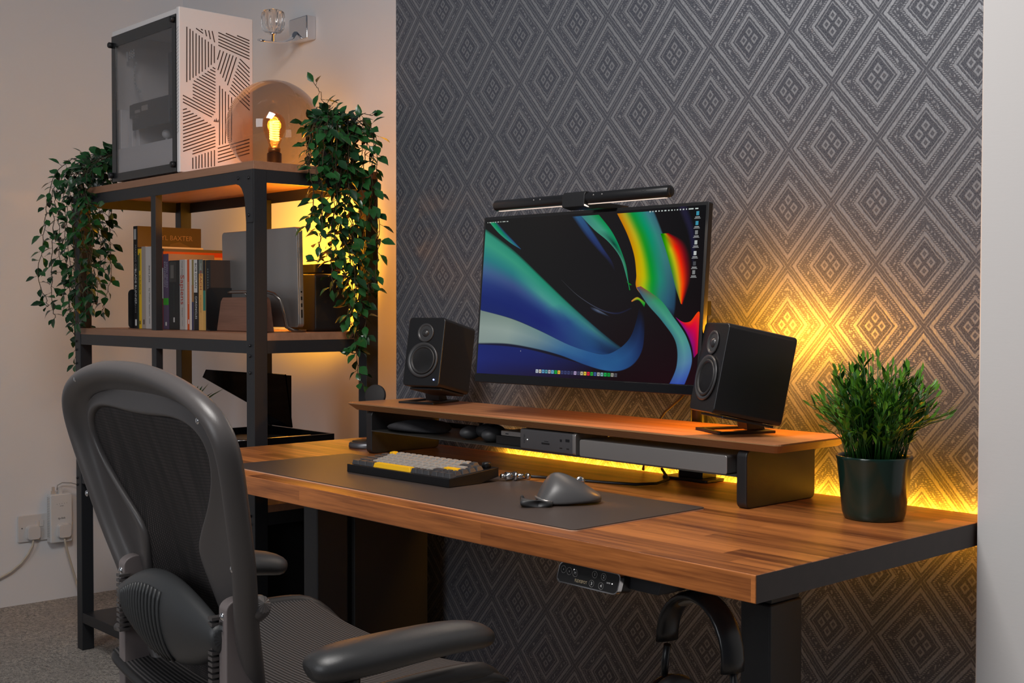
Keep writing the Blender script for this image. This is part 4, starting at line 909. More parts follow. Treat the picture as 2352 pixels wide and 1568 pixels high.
def dashes(t, z0_, z1_, n, w_, col):
    mbd = MB(); rd = random.Random(int(z0_*1000))
    for i in range(n):
        za = z0_ + (z1_-z0_)*i/n; mbd.box((-w_/2, -0.0012, za), (w_/2*(0.6+0.4*rd.random()), -0.0008, za + (z1_-z0_)/n*0.6))
    obj('small_lettering', mbd, mat('dash_%02d%02d%02d' % tuple(int(k*99) for k in col), col, 0.6), t)
def patch(t, nm, x0_, x1_, za, zb, col, y=-0.0010):
    obj(nm, MB().box((x0_, y, za), (x1_, y+0.0004, zb)), mat('patch_%02d%02d%02d' % tuple(int(k*99) for k in col), col, 0.5), t)
WT = (0.7, 0.7, 0.68)
t, w_, h_ = bk(-2.3800, -2.3530, 1.2482, 0.200, 'tallest black book at the far left with dark brown cover', (0.012, 0.011, 0.012), (0.050, 0.026, 0.016))
st_text(t, 'MAKING OF', 0.013, (0.25, 0.25, 0.25), 0.205, 0); st_text(t, 'BLADE RUNNER', 0.0150, WT, 0.120, 0, 0.95); dashes(t, 0.045, 0.10, 9, 0.006, (0.13, 0.13, 0.13)); patch(t, 'spine_label', -0.008, 0.006, 0.262, 0.289, (0.45, 0.45, 0.45)) if 0 else patch(t, 'spine_label', -0.009, 0.005, 0.255, 0.285, (0.42, 0.42, 0.42)); patch(t, 'publisher_mark', -0.004, 0.006, 0.008, 0.026, WT)
text('cover_lettering', 'YL BAXTER', 0.020, mat('ink_tan', (0.30, 0.19, 0.12), 0.6), t, (w_+0.0004, 0.122, 0.262), (math.radians(90), 0, math.radians(90)), 0.0002)
obj('cover_picture', MB().prism([(0.09, 0.215), (0.18, 0.215), (0.17, 0.235), (0.13, 0.252), (0.10, 0.245)], w_, w_+0.0003, 'x').prism([(0.04, 0.225), (0.085, 0.225), (0.075, 0.242), (0.05, 0.242)], w_, w_+0.0004, 'x'), mat('cover_art', (0.11, 0.065, 0.030), 0.6), t)
t, w_, h_ = bk(-2.3520, -2.3295, 1.1825, 0.150, 'bright yellow and dark green spined book beside the tallest black book', (0.80, 0.50, 0.01), (0.75, 0.45, 0.01))
patch(t, 'green_strip', -w_, -0.004, 0.0, 0.21, (0.03, 0.06, 0.025)); st_text(t, 'QUEUING IT', 0.011, (0.06, 0.04, 0.01), 0.125, 0.002, 0.9); patch(t, 'spine_box', -0.003, 0.0035, 0.165, 0.215, (0.15, 0.13, 0.03)); patch(t, 'publisher_mark', -0.002, 0.004, 0.012, 0.022, (0.05, 0.04, 0.01))
t, w_, h_ = bk(-2.3290, -2.3030, 1.1878, 0.150, 'plain beige book between the yellow book and the white book', (0.38, 0.32, 0.28))
patch(t, 'publisher_mark', -0.003, 0.004, 0.012, 0.026, (0.08, 0.05, 0.04))
t, w_, h_ = bk(-2.3030, -2.2570, 1.1866, 0.155, 'thick white book with small black title beside the middle post', (0.56, 0.52, 0.50), pages=(0.6, 0.57, 0.53))
st_text(t, 'Steve Jobs', 0.0115, (0.02, 0.02, 0.02), 0.155, 0.0); st_text(t, 'by Walter Isaacson', 0.0115, (0.12, 0.12, 0.12), 0.075, 0.0, 0.9); patch(t, 'publisher_mark', -0.002, 0.002, 0.014, 0.030, (0.25, 0.24, 0.24))
t, w_, h_ = bk(-2.2117, -2.1965, 1.1706, 0.190, 'large dark red book just right of the middle post', (0.19, 0.010, 0.022), (0.33, 0.006, 0.006))
patch(t, 'white_strip', 0.0, w_, 0.085, 0.170, WT)
obj('cover_top_band', MB().box((w_-0.0012, 0.0005, h_-0.0001), (w_+0.0004, 0.19, h_+0.008)).box((-w_, 0.0005, h_-0.0001), (w_, 0.188, h_+0.008)), mat('brown_band', (0.07, 0.05, 0.045), 0.6), t)
obj('cover_picture', MB().box((w_, 0.016, h_-0.042), (w_+0.0005, 0.182, h_-0.013)), mat('cover_peach', (0.40, 0.20, 0.13), 0.6), t)
t, w_, h_ = bk(-2.1962, -2.1655, 1.1626, 0.140, 'purple book with green square label on its spine', (0.085, 0.050, 0.110))
st_text(t, 'NEON GENESIS', 0.0105, (0.40, 0.38, 0.50), 0.150, 0.006); st_text(t, 'EVANGELION', 0.0115, (0.50, 0.48, 0.56), 0.152, -0.006); patch(t, 'green_label', -w_, w_, 0.067, 0.086, (0.025, 0.33, 0.004)); patch(t, 'publisher_mark', -0.004, 0.004, 0.010, 0.020, WT)
t, w_, h_ = bk(-2.1630, -2.1055, 1.1434, 0.140, 'thick black book left of the pale grey titled book', (0.010, 0.011, 0.012))
patch(t, 'spine_picture', -0.026, 0.014, 0.130, 0.185, (0.045, 0.042, 0.038)); patch(t, 'picture_figure', -0.018, 0.0, 0.140, 0.176, (0.13, 0.12, 0.11), -0.0014); patch(t, 'publisher_mark', -0.004, 0.004, 0.020, 0.033, (0.6, 0.6, 0.6)); dashes(t, 0.045, 0.125, 16, 0.003, (0.05, 0.07, 0.065))
t, w_, h_ = bk(-2.1025, -2.0710, 1.1444, 0.140, 'pale grey book titled in red letters on its spine', (0.42, 0.39, 0.37))
st_text(t, 'Sapiens', 0.029, (0.38, 0.035, 0.02), 0.108, 0.0, 0.95); st_text(t, 'Yuval Noah', 0.009, (0.16, 0.15, 0.14), 0.165); st_text(t, 'Harari', 0.010, (0.2, 0.18, 0.17), 0.047); patch(t, 'publisher_mark', -0.0006, 0.0006, 0.010, 0.026, (0.1, 0.1, 0.1))
t, w_, h_ = bk(-2.0705, -2.0345, 1.1435, 0.140, 'white book with one bright orange stripe down its spine', (0.68, 0.60, 0.55))
patch(t, 'orange_stripe', -0.006, 0.006, 0.0, h_, (0.62, 0.085, 0.008)); dashes(t, 0.07, 0.13, 14, 0.003, (0.75, 0.45, 0.25)); patch(t, 'publisher_mark', -0.001, 0.003, 0.016, 0.028, WT, -0.0014)
t, w_, h_ = bk(-2.0340, -2.0225, 1.1428, 0.140, 'thin olive and navy book beside the orange striped book', (0.26, 0.20, 0.07))
patch(t, 'navy_part', -w_, w_, 0.0, 0.075, (0.04, 0.04, 0.10)); patch(t, 'tan_part', -w_, w_, 0.075, 0.12, (0.33, 0.16, 0.06))
t, w_, h_ = bk(-2.0222, -1.9985, 1.1424, 0.140, 'book with half white and half black spine and capital lettering', (0.014, 0.014, 0.016))
patch(t, 'white_part', -w_, w_-0.004, 0.100, h_, (0.60, 0.58, 0.55)); text('spine_title', 'BOB DYLAN', 0.0135, mat('ink_black', (0.03, 0.03, 0.03), 0.6), t, (-0.001, -0.0012, 0.145), SR, 0.0001, squeeze=0.9); st_text(t, 'CHRONICLES', 0.0120, WT, 0.060, 0.0, 0.85)
t, w_, h_ = bk(-1.9960, -1.9728, 1.1416, 0.140, 'book with sandy yellow spine and grey-green top and red capitals', (0.72, 0.40, 0.12))
patch(t, 'grey_green_part', -w_, w_, 0.150, h_, (0.17, 0.19, 0.16)); st_text(t, 'BEACH', 0.0165, (0.35, 0.05, 0.03), 0.132); text('spine_title', 'THE', 0.0110, mat('ink_pale', (0.5, 0.5, 0.45), 0.6), t, (0, -0.0015, 0.168), SR, 0.0001); st_text(t, 'ALEX GARLAND', 0.0065, (0.33, 0.14, 0.04), 0.070)
t, w_, h_ = bk(-1.9724, -1.9588, 1.1399, 0.140, 'thin book with dark, teal and orange bands on its spine', (0.62, 0.36, 0.10))
patch(t, 'dark_part', -w_, w_, 0.105, h_, (0.012, 0.012, 0.014)); patch(t, 'teal_part', -w_, w_, 0.052, 0.105, (0.03, 0.20, 0.15))
t, w_, h_ = bk(-1.9584, -1.9330, 1.1394, 0.120, 'black book with brown cover at the right end of the row', (0.014, 0.014, 0.017), (0.040, 0.024, 0.018))
dashes(t, 0.04, 0.165, 18, 0.004, (0.13, 0.16, 0.16)); patch(t, 'publisher_mark', 0.0, 0.007, 0.010, 0.022, (0.55, 0.22, 0.12))
for nm, bx_, lb in (('left', -2.384, 'black steel bookend at the left end of the book row'), ('right', -1.929, 'black steel bookend at the right end of the book row')):
    sx = -1 if nm == 'left' else 1
    be = obj('bookend', MB().prism(rrect(-0.445, BZ, -0.325, BZ+0.112, 0.012), bx_-0.001, bx_+0.001, 'x').box((min(bx_, bx_+sx*0.0), -0.445, BZ), (max(bx_, bx_+sx*0.020), -0.325, BZ+0.0018)), SATIN)
    tag(be, lb, 'bookend')

# ------------------------------------------------------------------ laptop in wooden dock
t = thing('laptop', 'closed silver laptop held upright in the wooden dock on the middle shelf', 'laptop', (-1.795, -0.362, 0.966))
t.rotation_euler = (math.radians(1.2), 0, math.radians(1.0))
W_, H_ = 0.3557, 0.248
obj('lid', MB().prism(rrect(-W_/2, 0, W_/2, H_, 0.011, 5), -0.0045, -0.0002, 'y'), SILVER, t, 0.0012)
obj('base', MB().prism(rrect(-W_/2, 0, W_/2, H_, 0.011, 5), 0.0002, 0.0125, 'y'), SILVER, t, 0.0016)
pt = MB()
for z_, hz in ((0.088, 0.004), (0.072, 0.009), (0.055, 0.009), (0.034, 0.020)): pt.box((W_/2-0.0004, 0.0035, z_-hz/2), (W_/2+0.0004, 0.0075, z_+hz/2))
obj('ports', pt, GLOSSB, t)
t = thing('laptop_dock', 'trapezoid walnut dock with bent metal bracket holding the silver laptop', 'laptop stand', (-1.78, -0.42, BZ))
dk = MB().prism([(-0.123, 0.0), (0.123, 0.0), (0.106, 0.078), (0.097, 0.086), (-0.092, 0.086), (-0.102, 0.076)], -0.010, 0.012, 'y')
obj('wooden_front', dk, STANDWOOD, t, 0.002)
br_ = MB().tube([(-0.072, -0.004, 0.098), (-0.06, -0.002, 0.100), (0.095, 0.004, 0.100), (0.122, 0.012, 0.094), (0.137, 0.020, 0.080), (0.140, 0.028, 0.05), (0.140, 0.036, 0.012), (0.146, 0.052, 0.004), (0.146, 0.085, 0.003), (0.10, 0.090, 0.003)], 0.0042, 10)
br_.tube([(0.0, 0.0, 0.100), (0.0, 0.010, 0.088), (0.0, 0.011, 0.0)], 0.004, 8)
obj('metal_bracket', br_, mat('pewter', (0.25, 0.22, 0.20), 0.25, 0.9), t)
# black speaker box and disc behind the laptop
t = obj('storage_speaker', MB().prism(rrect(-1.79, BZ, -1.655, 1.100, 0.01), -0.29, -0.185, 'y'), BLACK, None, 0.004); t.name = 'black_box'
tag(t, 'black square cabinet standing behind the right edge of the silver laptop', 'box')
t = obj('flat_device', MB().prism(rrect(-1.790, -0.275, -1.665, -0.195, 0.022, 6), 1.1025, 1.127), SATIN, None, 0.003)
tag(t, 'low glossy black rounded device resting on the black cabinet behind the laptop', 'device')
# amber lamp glowing behind the cabinet
t = thing('accent_lamp', 'small amber accent lamp hidden behind the black cabinet lighting the alcove wall', 'lamp', (-1.70, -0.120, 0.0))
t.location = (-1.85, -0.225, BZ)
obj('base', MB().lathe([(0.001, 0), (0.010, 0), (0.010, 0.02), (0.001, 0.02)], (0, 0, 0), 20), BLACK, t)
obj('bulb', MB().ball((0, 0, 0.06), 0.010, 8).cyl((0, 0, 0.018), (0, 0, 0.052), 0.005), emis('amber_bulb', AMBER, 3.0), t)
sl = bpy.data.lights.new('accent_lamp_beam', 'SPOT'); sl.energy = 36; sl.color = (1.0, 0.40, 0.010); sl.spot_size = math.radians(105); sl.spot_blend = 0.9; sl.shadow_soft_size = 0.03
so = bpy.data.objects.new('accent_lamp_beam', sl); C.objects.link(so); so.location = (-2.13, -0.19, 1.12)
so.rotation_euler = (Vector((-2.32, 0.18, 1.20)) - so.location).to_track_quat('-Z', 'Y').to_euler()
point('accent_lamp_light', (-1.82, -0.225, 1.20), 4.5, (1.0, 0.36, 0.010), 0.03)
NEAR2 = set(C.objects)
t2 = thing('accent_lamp', 'small amber accent lamp hidden behind the right speaker lighting the wallpaper', 'lamp', (-0.455, -0.085, RT))
obj('base', MB().lathe([(0.001, 0), (0.016, 0), (0.016, 0.01), (0.005, 0.012), (0.005, 0.135), (0.001, 0.135)], (0, 0, 0), 20), BLACK, t2)
obj('bulb', MB().ball((0, 0, 0.148), 0.014, 8), emis('amber_bulb2', AMBER, 3.0), t2)
point('speaker_lamp_light', (-0.455, -0.085, 0.965), 6.5, (1.0, 0.38, 0.012), 0.02)
NEARSET |= set(C.objects) - NEAR2

# ------------------------------------------------------------------ record player on the lower shelf
t = thing('record_player', 'black record player with its lid open on the lower shelf behind the desk', 'record player', (-1.93, -0.33, 0.5455))
g = -Vector(t.location)
put(obj('plinth', MB().box((-2.075, -0.500, 0.5455), (-1.755, -0.165, 0.655)), GLOSSB, t, 0.003))
outer = [(-2.075, -0.500), (-1.755, -0.500), (-1.755, -0.165), (-2.075, -0.165)]; inner = [(-2.069, -0.494), (-1.761, -0.494), (-1.761, -0.171), (-2.069, -0.171)]
put(obj('rim', MB().loft([[(*p, 0.655) for p in outer], [(*p, 0.6805) for p in outer], [(*p, 0.6805) for p in inner], [(*p, 0.655) for p in inner]], caps=False, smooth=False, loop=True), GLOSSB, t))
put(obj('platter', MB().lathe([(0.001, 0.655), (0.13, 0.655), (0.13, 0.664), (0.001, 0.664)], (-1.925, -0.335, 0), 40), SATIN, t))
put(obj('tone_arm', MB().tube([(-1.785, -0.22, 0.665), (-1.785, -0.22, 0.675), (-1.80, -0.40, 0.674), (-1.84, -0.44, 0.672)], 0.004, 8).box((-1.86, -0.45, 0.666), (-1.83, -0.42, 0.690)), STEEL, t))
lidm = Matrix.Translation((-2.02, -0.172, 0.682)) @ Matrix.Rotation(math.radians(58), 4, 'X')
put(obj('lid', MB().box((-0.055, -0.005, 0), (0.20, 0.0, 0.0), M=lidm).box((-0.055, -0.004, -0.0), (0.215, 0.0, 0.205), M=lidm) if 0 else
        MB().box((-0.075, 0.0, 0.0), (0.047, 0.004, 0.150), M=Matrix.Translation((-2.00, -0.172, 0.682)) @ Matrix.Rotation(math.radians(8), 4, 'X')).prism([(0, 0), (0, 0.145), (0.26, 0.17), (0.27, 0.15)], 0.043, 0.047, 'x', M=Matrix.Translation((-2.00, -0.172, 0.682)) @ Matrix.Scale(-1, 4, (0, 1, 0))), GLOSSB, t))
t = obj('storage_box', MB().box((-1.600-0.42, -0.500, 0.1125), (-1.600, -0.180, 0.500)), BLACK, None, 0.004)
tag(t, 'large black storage box filling the right of the lowest shelf behind the desk leg', 'storage box')
t = obj('leaning_board', MB().prism([(-2.480, 0.1135), (-2.12, 0.1135), (-2.12, 0.47), (-2.452, 0.47)], -0.44, -0.24, 'y'), mat('charcoal_case', (0.018, 0.020, 0.021), 0.55), None, 0.003)
t.name = 'black_case'; tag(t, 'tall dark case standing at the left of the lowest shelf', 'case')
NEAR2 = set(C.objects)
t = obj('pedestal_cabinet', MB().box((-1.50, -0.28, FZ), (-1.30, -0.05, 0.53)), mat('matte_black', (0.006, 0.006, 0.006), 0.7), None, 0.003)
t.name = 'floor_cabinet'; tag(t, 'black cabinet standing on the floor under the left end of the desk', 'cabinet')
t.location.x = -0.20
t = obj('wooden_box', MB().box((-1.56, -0.20, FZ), (-1.37, -0.045, 0.072)), SHELFWOOD, None, 0.002)
tag(t, 'light wooden box on the floor against the wallpaper, below the chair seat', 'box')
NEARSET |= set(C.objects) - NEAR2
# small succulent on the third shelf
t = thing('small_plant', 'small dark leafy plant on the lower shelf behind the chair back', 'potted plant', (-2.30, -0.30, 0.5455))
obj('pot', MB().lathe([(0.001, 0), (0.04, 0), (0.05, 0.16), (0.046, 0.16), (0.001, 0.15)], (0, 0, 0), 24), BLACK, t)
lf = MB(); rnd = random.Random(5)
for i in range(26):
    a = rnd.uniform(0, 2*PI); leaf(lf, Vector((0, 0, 0.155)), Vector((math.cos(a), math.sin(a), rnd.uniform(0.6, 2.4))), Vector((0, 0, 1)), rnd.uniform(0.06, 0.13), rnd.uniform(0.008, 0.014))
obj('leaves', lf, GREEN2, t, recalc=False)

# ------------------------------------------------------------------ sockets and adapter on the left wall
WX = -3.2395
t = thing('wall_socket', 'white double wall socket low on the left wall', 'socket', (WX, -0.36, 0.26))
g = -Vector(t.location)
put(obj('face_plate', MB().prism(rrect(-0.447, 0.214, -0.300, 0.305, 0.004), WX, WX+0.009, 'x'), WHITEP, t, 0.002))
put(obj('switch', MB().box((WX+0.009, -0.388, 0.262), (WX+0.0115, -0.376, 0.284)), WHITEP, t, 0.001)); put(obj('switch', MB().box((WX+0.009, -0.372, 0.262), (WX+0.0115, -0.360, 0.284)), WHITEP, t, 0.001))
put(obj('screw', MB().ball((WX+0.0092, -0.4335, 0.262), 0.0022, 6), mat('screw_dark', (0.05, 0.05, 0.05), 0.4), t))
def plug(label, x_, y_, z_, cable):
    t = thing('power_plug', label, 'plug', (x_, y_, z_), 0, 'white plugs on the left wall')
    obj('body', MB().prism(rrect(-0.022, -0.024, 0.022, 0.022, 0.011, 5), 0.0005, 0.018, 'x').prism(rrect(-0.024, -0.026, 0.024, 0.024, 0.011, 5), 0.0005, 0.004, 'x'), WHITEP, t, 0.004)
    obj('cord', MB().tube([Vector(p)-Vector((x_, y_, z_)) for p in cable], 0.0036, 10), CREAMP, t)
plug('white power plug in the left socket with cable curving off to the left', WX+0.009, -0.398, 0.246, [(WX+0.018, -0.398, 0.222), (WX+0.018, -0.402, 0.20), (WX+0.017, -0.415, 0.175), (WX+0.015, -0.44, 0.145), (WX+0.014, -0.475, 0.12), (WX+0.013, -0.51, 0.105), (WX+0.010, -0.56, 0.085), (WX+0.01, -0.66, 0.05)])
t = thing('network_adapter', 'tall white powerline network adapter plugged into the right of the wall socket', 'adapter', (WX+0.0095, -0.30, 0.28))
g = -Vector(t.location); ax = WX+0.0095
put(obj('body', MB().prism(rrect(-0.349, 0.2045, -0.272, 0.3720, 0.006), ax, ax+0.034, 'x'), mat('adapter_white', (0.68, 0.68, 0.68), 0.35), t, 0.004))
gv = MB()
for k in range(24): gv.box((ax+0.006, -0.3494, 0.225+k*0.0058), (ax+0.026, -0.3488, 0.2275+k*0.0058))
put(obj('vent_ridges', gv, mat('grey_ridge', (0.40, 0.40, 0.40), 0.5), t))
icn = MB()
for k in range(5): icn.ball((ax+0.0341, -0.326+k*0.0085, 0.338+k*0.0004), 0.0009, 6)
put(obj('indicator_marks', icn, DGREY, t))
text('model_lettering', 'AV1200', 0.004, DGREY, t, Vector((ax+0.0343, -0.310, 0.3305))+g, (math.radians(90), 0, math.radians(90)), 0.0001)
text('brand_lettering', 'tp-link', 0.0100, DGREY, t, Vector((ax+0.0343, -0.310, 0.2885))+g, (math.radians(90), 0, math.radians(90)), 0.0001)
pg = MB()
put(obj('network_plug', MB().box((ax+0.008, -0.337, 0.372), (ax+0.020, -0.325, 0.382)).box((ax+0.010, -0.335, 0.382), (ax+0.018, -0.327, 0.396)), mat('clear_plug', (0.55, 0.48, 0.42), 0.3), t)); put(obj('network_plug', MB().box((ax+0.008, -0.313, 0.372), (ax+0.020, -0.301, 0.392)), WHITEP, t))
put(obj('network_cord', MB().tube([(ax+0.014, -0.318, 0.385), (ax+0.014, -0.316, 0.400), (ax+0.016, -0.300, 0.408), (ax+0.02, -0.27, 0.405), (ax+0.03, -0.20, 0.38), (ax+0.03, -0.1, 0.2), (ax+0.03, -0.05, 0.02)], 0.0018, 8), mat('grey_cord', (0.3, 0.3, 0.3), 0.5), t))
plug('white power plug pushed into the front of the network adapter', ax+0.0345, -0.305, 0.246, [(ax+0.042, -0.305, 0.224), (ax+0.040, -0.300, 0.20), (ax+0.034, -0.288, 0.16), (ax+0.030, -0.27, 0.10), (ax+0.03, -0.25, 0.03), (ax+0.05, -0.24, 0.006)])
for k, (a_, b_) in enumerate(((-0.225, 0.0), (-0.213, 0.02))):
    cb = obj('white_cable', MB().tube([(-3.18, a_, 0.42-b_), (-3.15, a_+0.02, 0.33-b_), (-3.10, a_+0.055, 0.24-b_), (-3.0, a_+0.10, 0.12-b_), (-2.9, a_+0.12, 0.006)], 0.0026, 8), CREAMP)
    tag(cb, ('upper' if k == 0 else 'lower')+' of two thin white cables hanging behind the left shelf post', 'cable')

NEAR2 = set(C.objects)
# ------------------------------------------------------------------ office chair
CH = thing('office_chair', 'dark grey mesh-backed ergonomic office chair with its back to the camera at the desk', 'office chair', (-0.5535, -1.234, 0), math.radians(-4.5))
FR = mat('chair_graphite', (0.088, 0.079, 0.077), 0.34, bumpy=(1600, 0.15))
FR2 = mat('chair_dark', (0.020, 0.019, 0.019), 0.40, bumpy=(1600, 0.15))
KT = 0.25
def bp(u, z, rear=0.0):
    """point on the tilted back plane; rear is distance behind it"""
    f = -KT*(z-0.643) - rear
    return (u, f, z)
pairs = [((0, .945), (0, .872)), ((.06, .944), (.05, .873)), ((.12, .938), (.10, .876)), ((.18, .927), (.15, .874)), ((.23, .911), (.187, .862)), ((.264, .889), (.203, .842)),
         ((.279, .860), (.200, .818)), ((.277, .825), (.183, .790)), ((.268, .785), (.152, .758)), ((.258, .745), (.112, .726)), ((.249, .710), (.088, .700)), ((.238, .680), (.096, .674)),
         ((.224, .650), (.108, .646)), ((.208, .615), (.120, .612)), ((.194, .570), (.128, .566)), ((.178, .520), (.128, .520)), ((.156, .474), (.112, .480)), ((.085, .448), (.060, .468)), ((0, .442), (0, .464))]
full = pairs + [((-o[0], o[1]), (-i[0], i[1])) for o, i in pairs[-2:0:-1]]
secs = []
for (ou, oz), (iu, iz) in full:
    Lh = math.hypot(ou-iu, oz-iz); k = min(1.0, Lh/0.062)
    def at(s_, rear):
        s_ = s_*k if s_ < 0.05 else s_
        f = min(s_, Lh)/Lh
        return bp(ou+(iu-ou)*f, oz+(iz-oz)*f, rear*(0.6+0.4*k))
    # side flange swings forward towards the waist
    fw = -0.010 if abs(ou) > 0.2 else 0.0
    secs.append([at(0.0, 0.0), at(0.002, 0.010), at(0.009, 0.0185), at(0.019, 0.0205), at(0.028, 0.0140), at(0.033, 0.003), at(0.042, -0.006), (bp(iu+(ou-iu)*0.42, iz+(oz-iz)*0.42, -0.006+0.0)), bp(iu+(ou-iu)*0.16, iz+(oz-iz)*0.16, 0.003), bp(iu+(ou-iu)*0.05, iz+(oz-iz)*0.05, 0.0055),
                 bp(iu, iz, 0.000), bp(iu, iz, -0.012), bp(iu+(ou-iu)*0.5, iz+(oz-iz)*0.5, -0.018), at(0.004, -0.012)])
fb = MB().loft(secs, caps=False, loop=True)
obj('back_frame', fb, FR, CH, sub=2)
# mesh panel
m, nt, b = new_mat('chair_mesh'); v, x, y, z = coords(nt)
s1_ = mx('SINE', x*1250.0)*0.5+0.5; s2_ = mx('SINE', (z + y)*2100.0)*0.5+0.5
nn_ = noise(nt, comb(nt, x*55, z*7, 0), 1.0, 3)
f_ = mx('MULTIPLY', ramp(nt, s1_, [(0.35, 0.1), (0.75, 1.0)]), ramp(nt, s2_, [(0.2, 0.4), (0.8, 1.0)]))
f_ = mx('MULTIPLY', f_, ramp(nt, nn_, [(0.35, 0.30), (0.65, 1.0)]))
c = mixc(nt, f_, (0.007, 0.006, 0.006), (0.085, 0.066, 0.062)); nt.links.new(c.k, b.inputs['Base Color']); b.inputs['Roughness'].default_value = 0.75
bump(nt, b, f_, 0.4, 0.001)
MESHM = m
gr = []
rowz = pairs
for (o_, i_) in pairs:
    hw_ = i_[0]+0.004
    gr.append([bp(hw_*k/10, i_[1] + (0.0 if abs(k) < 10 else 0), -0.004 - 0.016*(1-(k/10)**2)*math.sin(PI*min(1, max(0, (0.875-i_[1])/0.42)))) for k in range(-10, 11)])
gm = MB().loft(gr, closed=False, caps=False)
obj('back_mesh', gm, MESHM, CH, thick=0.002, label='dark brown woven mesh')
sc_ = MB()
for (u_, z_) in ((-0.170, 0.913), (0.232, 0.882), (0.226, 0.700), (-0.255, 0.735)):
    p = bp(u_, z_, 0.0175); sc_.ball(p, 0.0046, 8, (1, 0.5, 1))
obj('frame_screws', sc_, STEEL, CH)
# uprights
for sx in (-1, 1):
    prf = []
    up = MB()
    ux = sx*0.172
    side = [(-0.020, 0.30), (-0.020, 0.638)] + [(0.000-0.020*math.cos(math.radians(a)), 0.638+0.014*math.sin(math.radians(a))) for a in range(15, 180, 15)] + [(0.020, 0.638), (0.020, 0.30)]
    up.prism(side, ux-0.011, ux+0.011, 'x')
    obj('upright', up, mat('chair_bar', (0.22, 0.185, 0.18), 0.42, bumpy=(1400, 0.15)), CH, 0.0022)
    jt = MB().tube([(ux+sx*0.006, 0.004, 0.632), (ux+sx*0.030, 0.012, 0.640), (ux+sx*0.048, 0.014, 0.652)], 0.017, 16, radii=[0.019, 0.018, 0.014])
    obj('back_joint', jt, FR, CH, sub=1)
    obj('joint_screw', MB().ball((ux, -0.020, 0.630), 0.0055, 8, (1, 0.6, 1)).box((ux-0.0045, -0.0215, 0.612), (ux+0.0045, -0.0195, 0.624)), STEEL, CH)
# lumbar pad: eye shaped, ribbed in the middle
LG = mat('lumbar_grey', (0.040, 0.042, 0.044), 0.42, bumpy=(1500, 0.2))
rings = []
NL = 28
for i in range(NL+1):
    s_ = i/NL; u_ = -0.160 + 0.332*s_
    e_ = math.sin(PI*min(1, max(0, (s_*0.93+0.035))))
    top_ = 0.612 + 0.050*e_**1.1; bot_ = 0.592 - 0.058*e_**0.9
    dep = 0.016 + 0.020*e_
    ring_ = []
    for k in range(16):
        a = 2*PI*k/16; ca_, sa_ = math.cos(a), math.sin(a)
        zz = (top_+bot_)/2 + (top_-bot_)/2*sa_
        rr = dep*(abs(ca_)**0.8)*(1 if ca_ > 0 else 0.3)
        ring_.append((u_, -0.014 - (rr if ca_ > 0 else -rr) - KT*(zz-0.60)*0.6, zz))
    rings.append(ring_)
obj('lumbar_pad', MB().loft(rings), LG, CH, sub=1)
rb = MB()
for i in range(14):
    u_ = -0.118 + i*0.0122; s_ = (u_+0.160)/0.332; e_ = math.sin(PI*(s_*0.93+0.035))
    top_ = 0.612 + 0.050*e_**1.1 - 0.018; bot_ = 0.592 - 0.058*e_**0.9 + 0.010; dep = 0.016 + 0.020*e_
    pts_ = []
    for k in range(9):
        zz = bot_ + (top_-bot_)*k/8; mid_ = (0.612 + 0.050*e_**1.1 + 0.592 - 0.058*e_**0.9)/2; hf = (0.612 + 0.050*e_**1.1 - (0.592 - 0.058*e_**0.9))/2
        sa_ = max(-1, min(1, (zz-mid_)/hf)); rr = dep*(math.sqrt(1-sa_*sa_)**0.8)
        pts_.append((u_, -0.0142 - rr - KT*(zz-0.60)*0.6, zz))
    rb.tube(pts_, 0.0026, 6)
obj('lumbar_ribs', rb, LG, CH)
tk = MB()
for sx in (-1, 1):
    for k in range(12): tk.box((sx*0.158-0.006, -0.030, 0.545+k*0.0072), (sx*0.158+0.006, -0.014, 0.549+k*0.0072))
obj('lumbar_teeth', tk, FR, CH)
# seat
seat = []
for j in range(15):
    f = -0.02 + 0.405*j/14; row = []
    for k in range(-10, 11):
        u_ = 0.252*k/10; 
        z_ = 0.485 + 0.020*(abs(k)/10)**2.5 + 0.012*math.sin(PI*j/14) + (0.020*(j/14)) - (0.10*max(0, (f-0.315)/0.07)**2*0.6)
        wf = 1.0 - 0.10*max(0, (f-0.28)/0.105)**2 - 0.18*max(0, (0.10-f)/0.12)
        row.append((u_*wf, f, z_))
    seat.append(row)
m2, nt, b = new_mat('seat_mesh'); v, x, y, z = coords(nt)
s1_ = mx('SINE', y*1100.0 + noise(nt, v, 12, 2)*3.0)*0.5+0.5
c = mixc(nt, ramp(nt, s1_, [(0.35, 0.0), (0.8, 1.0)]), (0.008, 0.007, 0.007), (0.072, 0.064, 0.062)); nt.links.new(c.k, b.inputs['Base Color']); b.inputs['Roughness'].default_value = 0.75
bump(nt, b, s1_, 0.4, 0.001)
obj('seat_mesh', MB().loft(seat, closed=False, caps=False), m2, CH, thick=0.003, label='dark striped woven mesh')
edge = [r[0] for r in seat] + seat[-1][1:-1] + [r[-1] for r in seat[::-1]] + seat[0][::-1][1:-1]
edge = [(p[0], p[1], p[2]-0.006) for p in edge]
rad = [0.014 if abs(p[0]) > 0.18 and p[1] > 0.02 else 0.008 for p in edge]
obj('seat_frame', MB().tube(edge, 0.012, 8, closed=True, radii=rad), FR2, CH, sub=1)
for sx in (-1, 1):
    wgs = []
    for j in range(12):
        f = 0.0 + 0.375*j/11; hh_ = 0.045*math.sin(PI*(0.15+0.80*j/11))+0.004
        zt_ = seat[min(14, int((f+0.02)/0.405*14))][0][2]-0.004
        wgs.append([(sx*0.247, f, zt_), (sx*0.262, f, zt_-0.006), (sx*0.255, f, zt_-hh_), (sx*0.235, f, zt_-hh_+0.004)])
    obj('seat_side_rim', MB().loft(wgs), FR2, CH, sub=1)
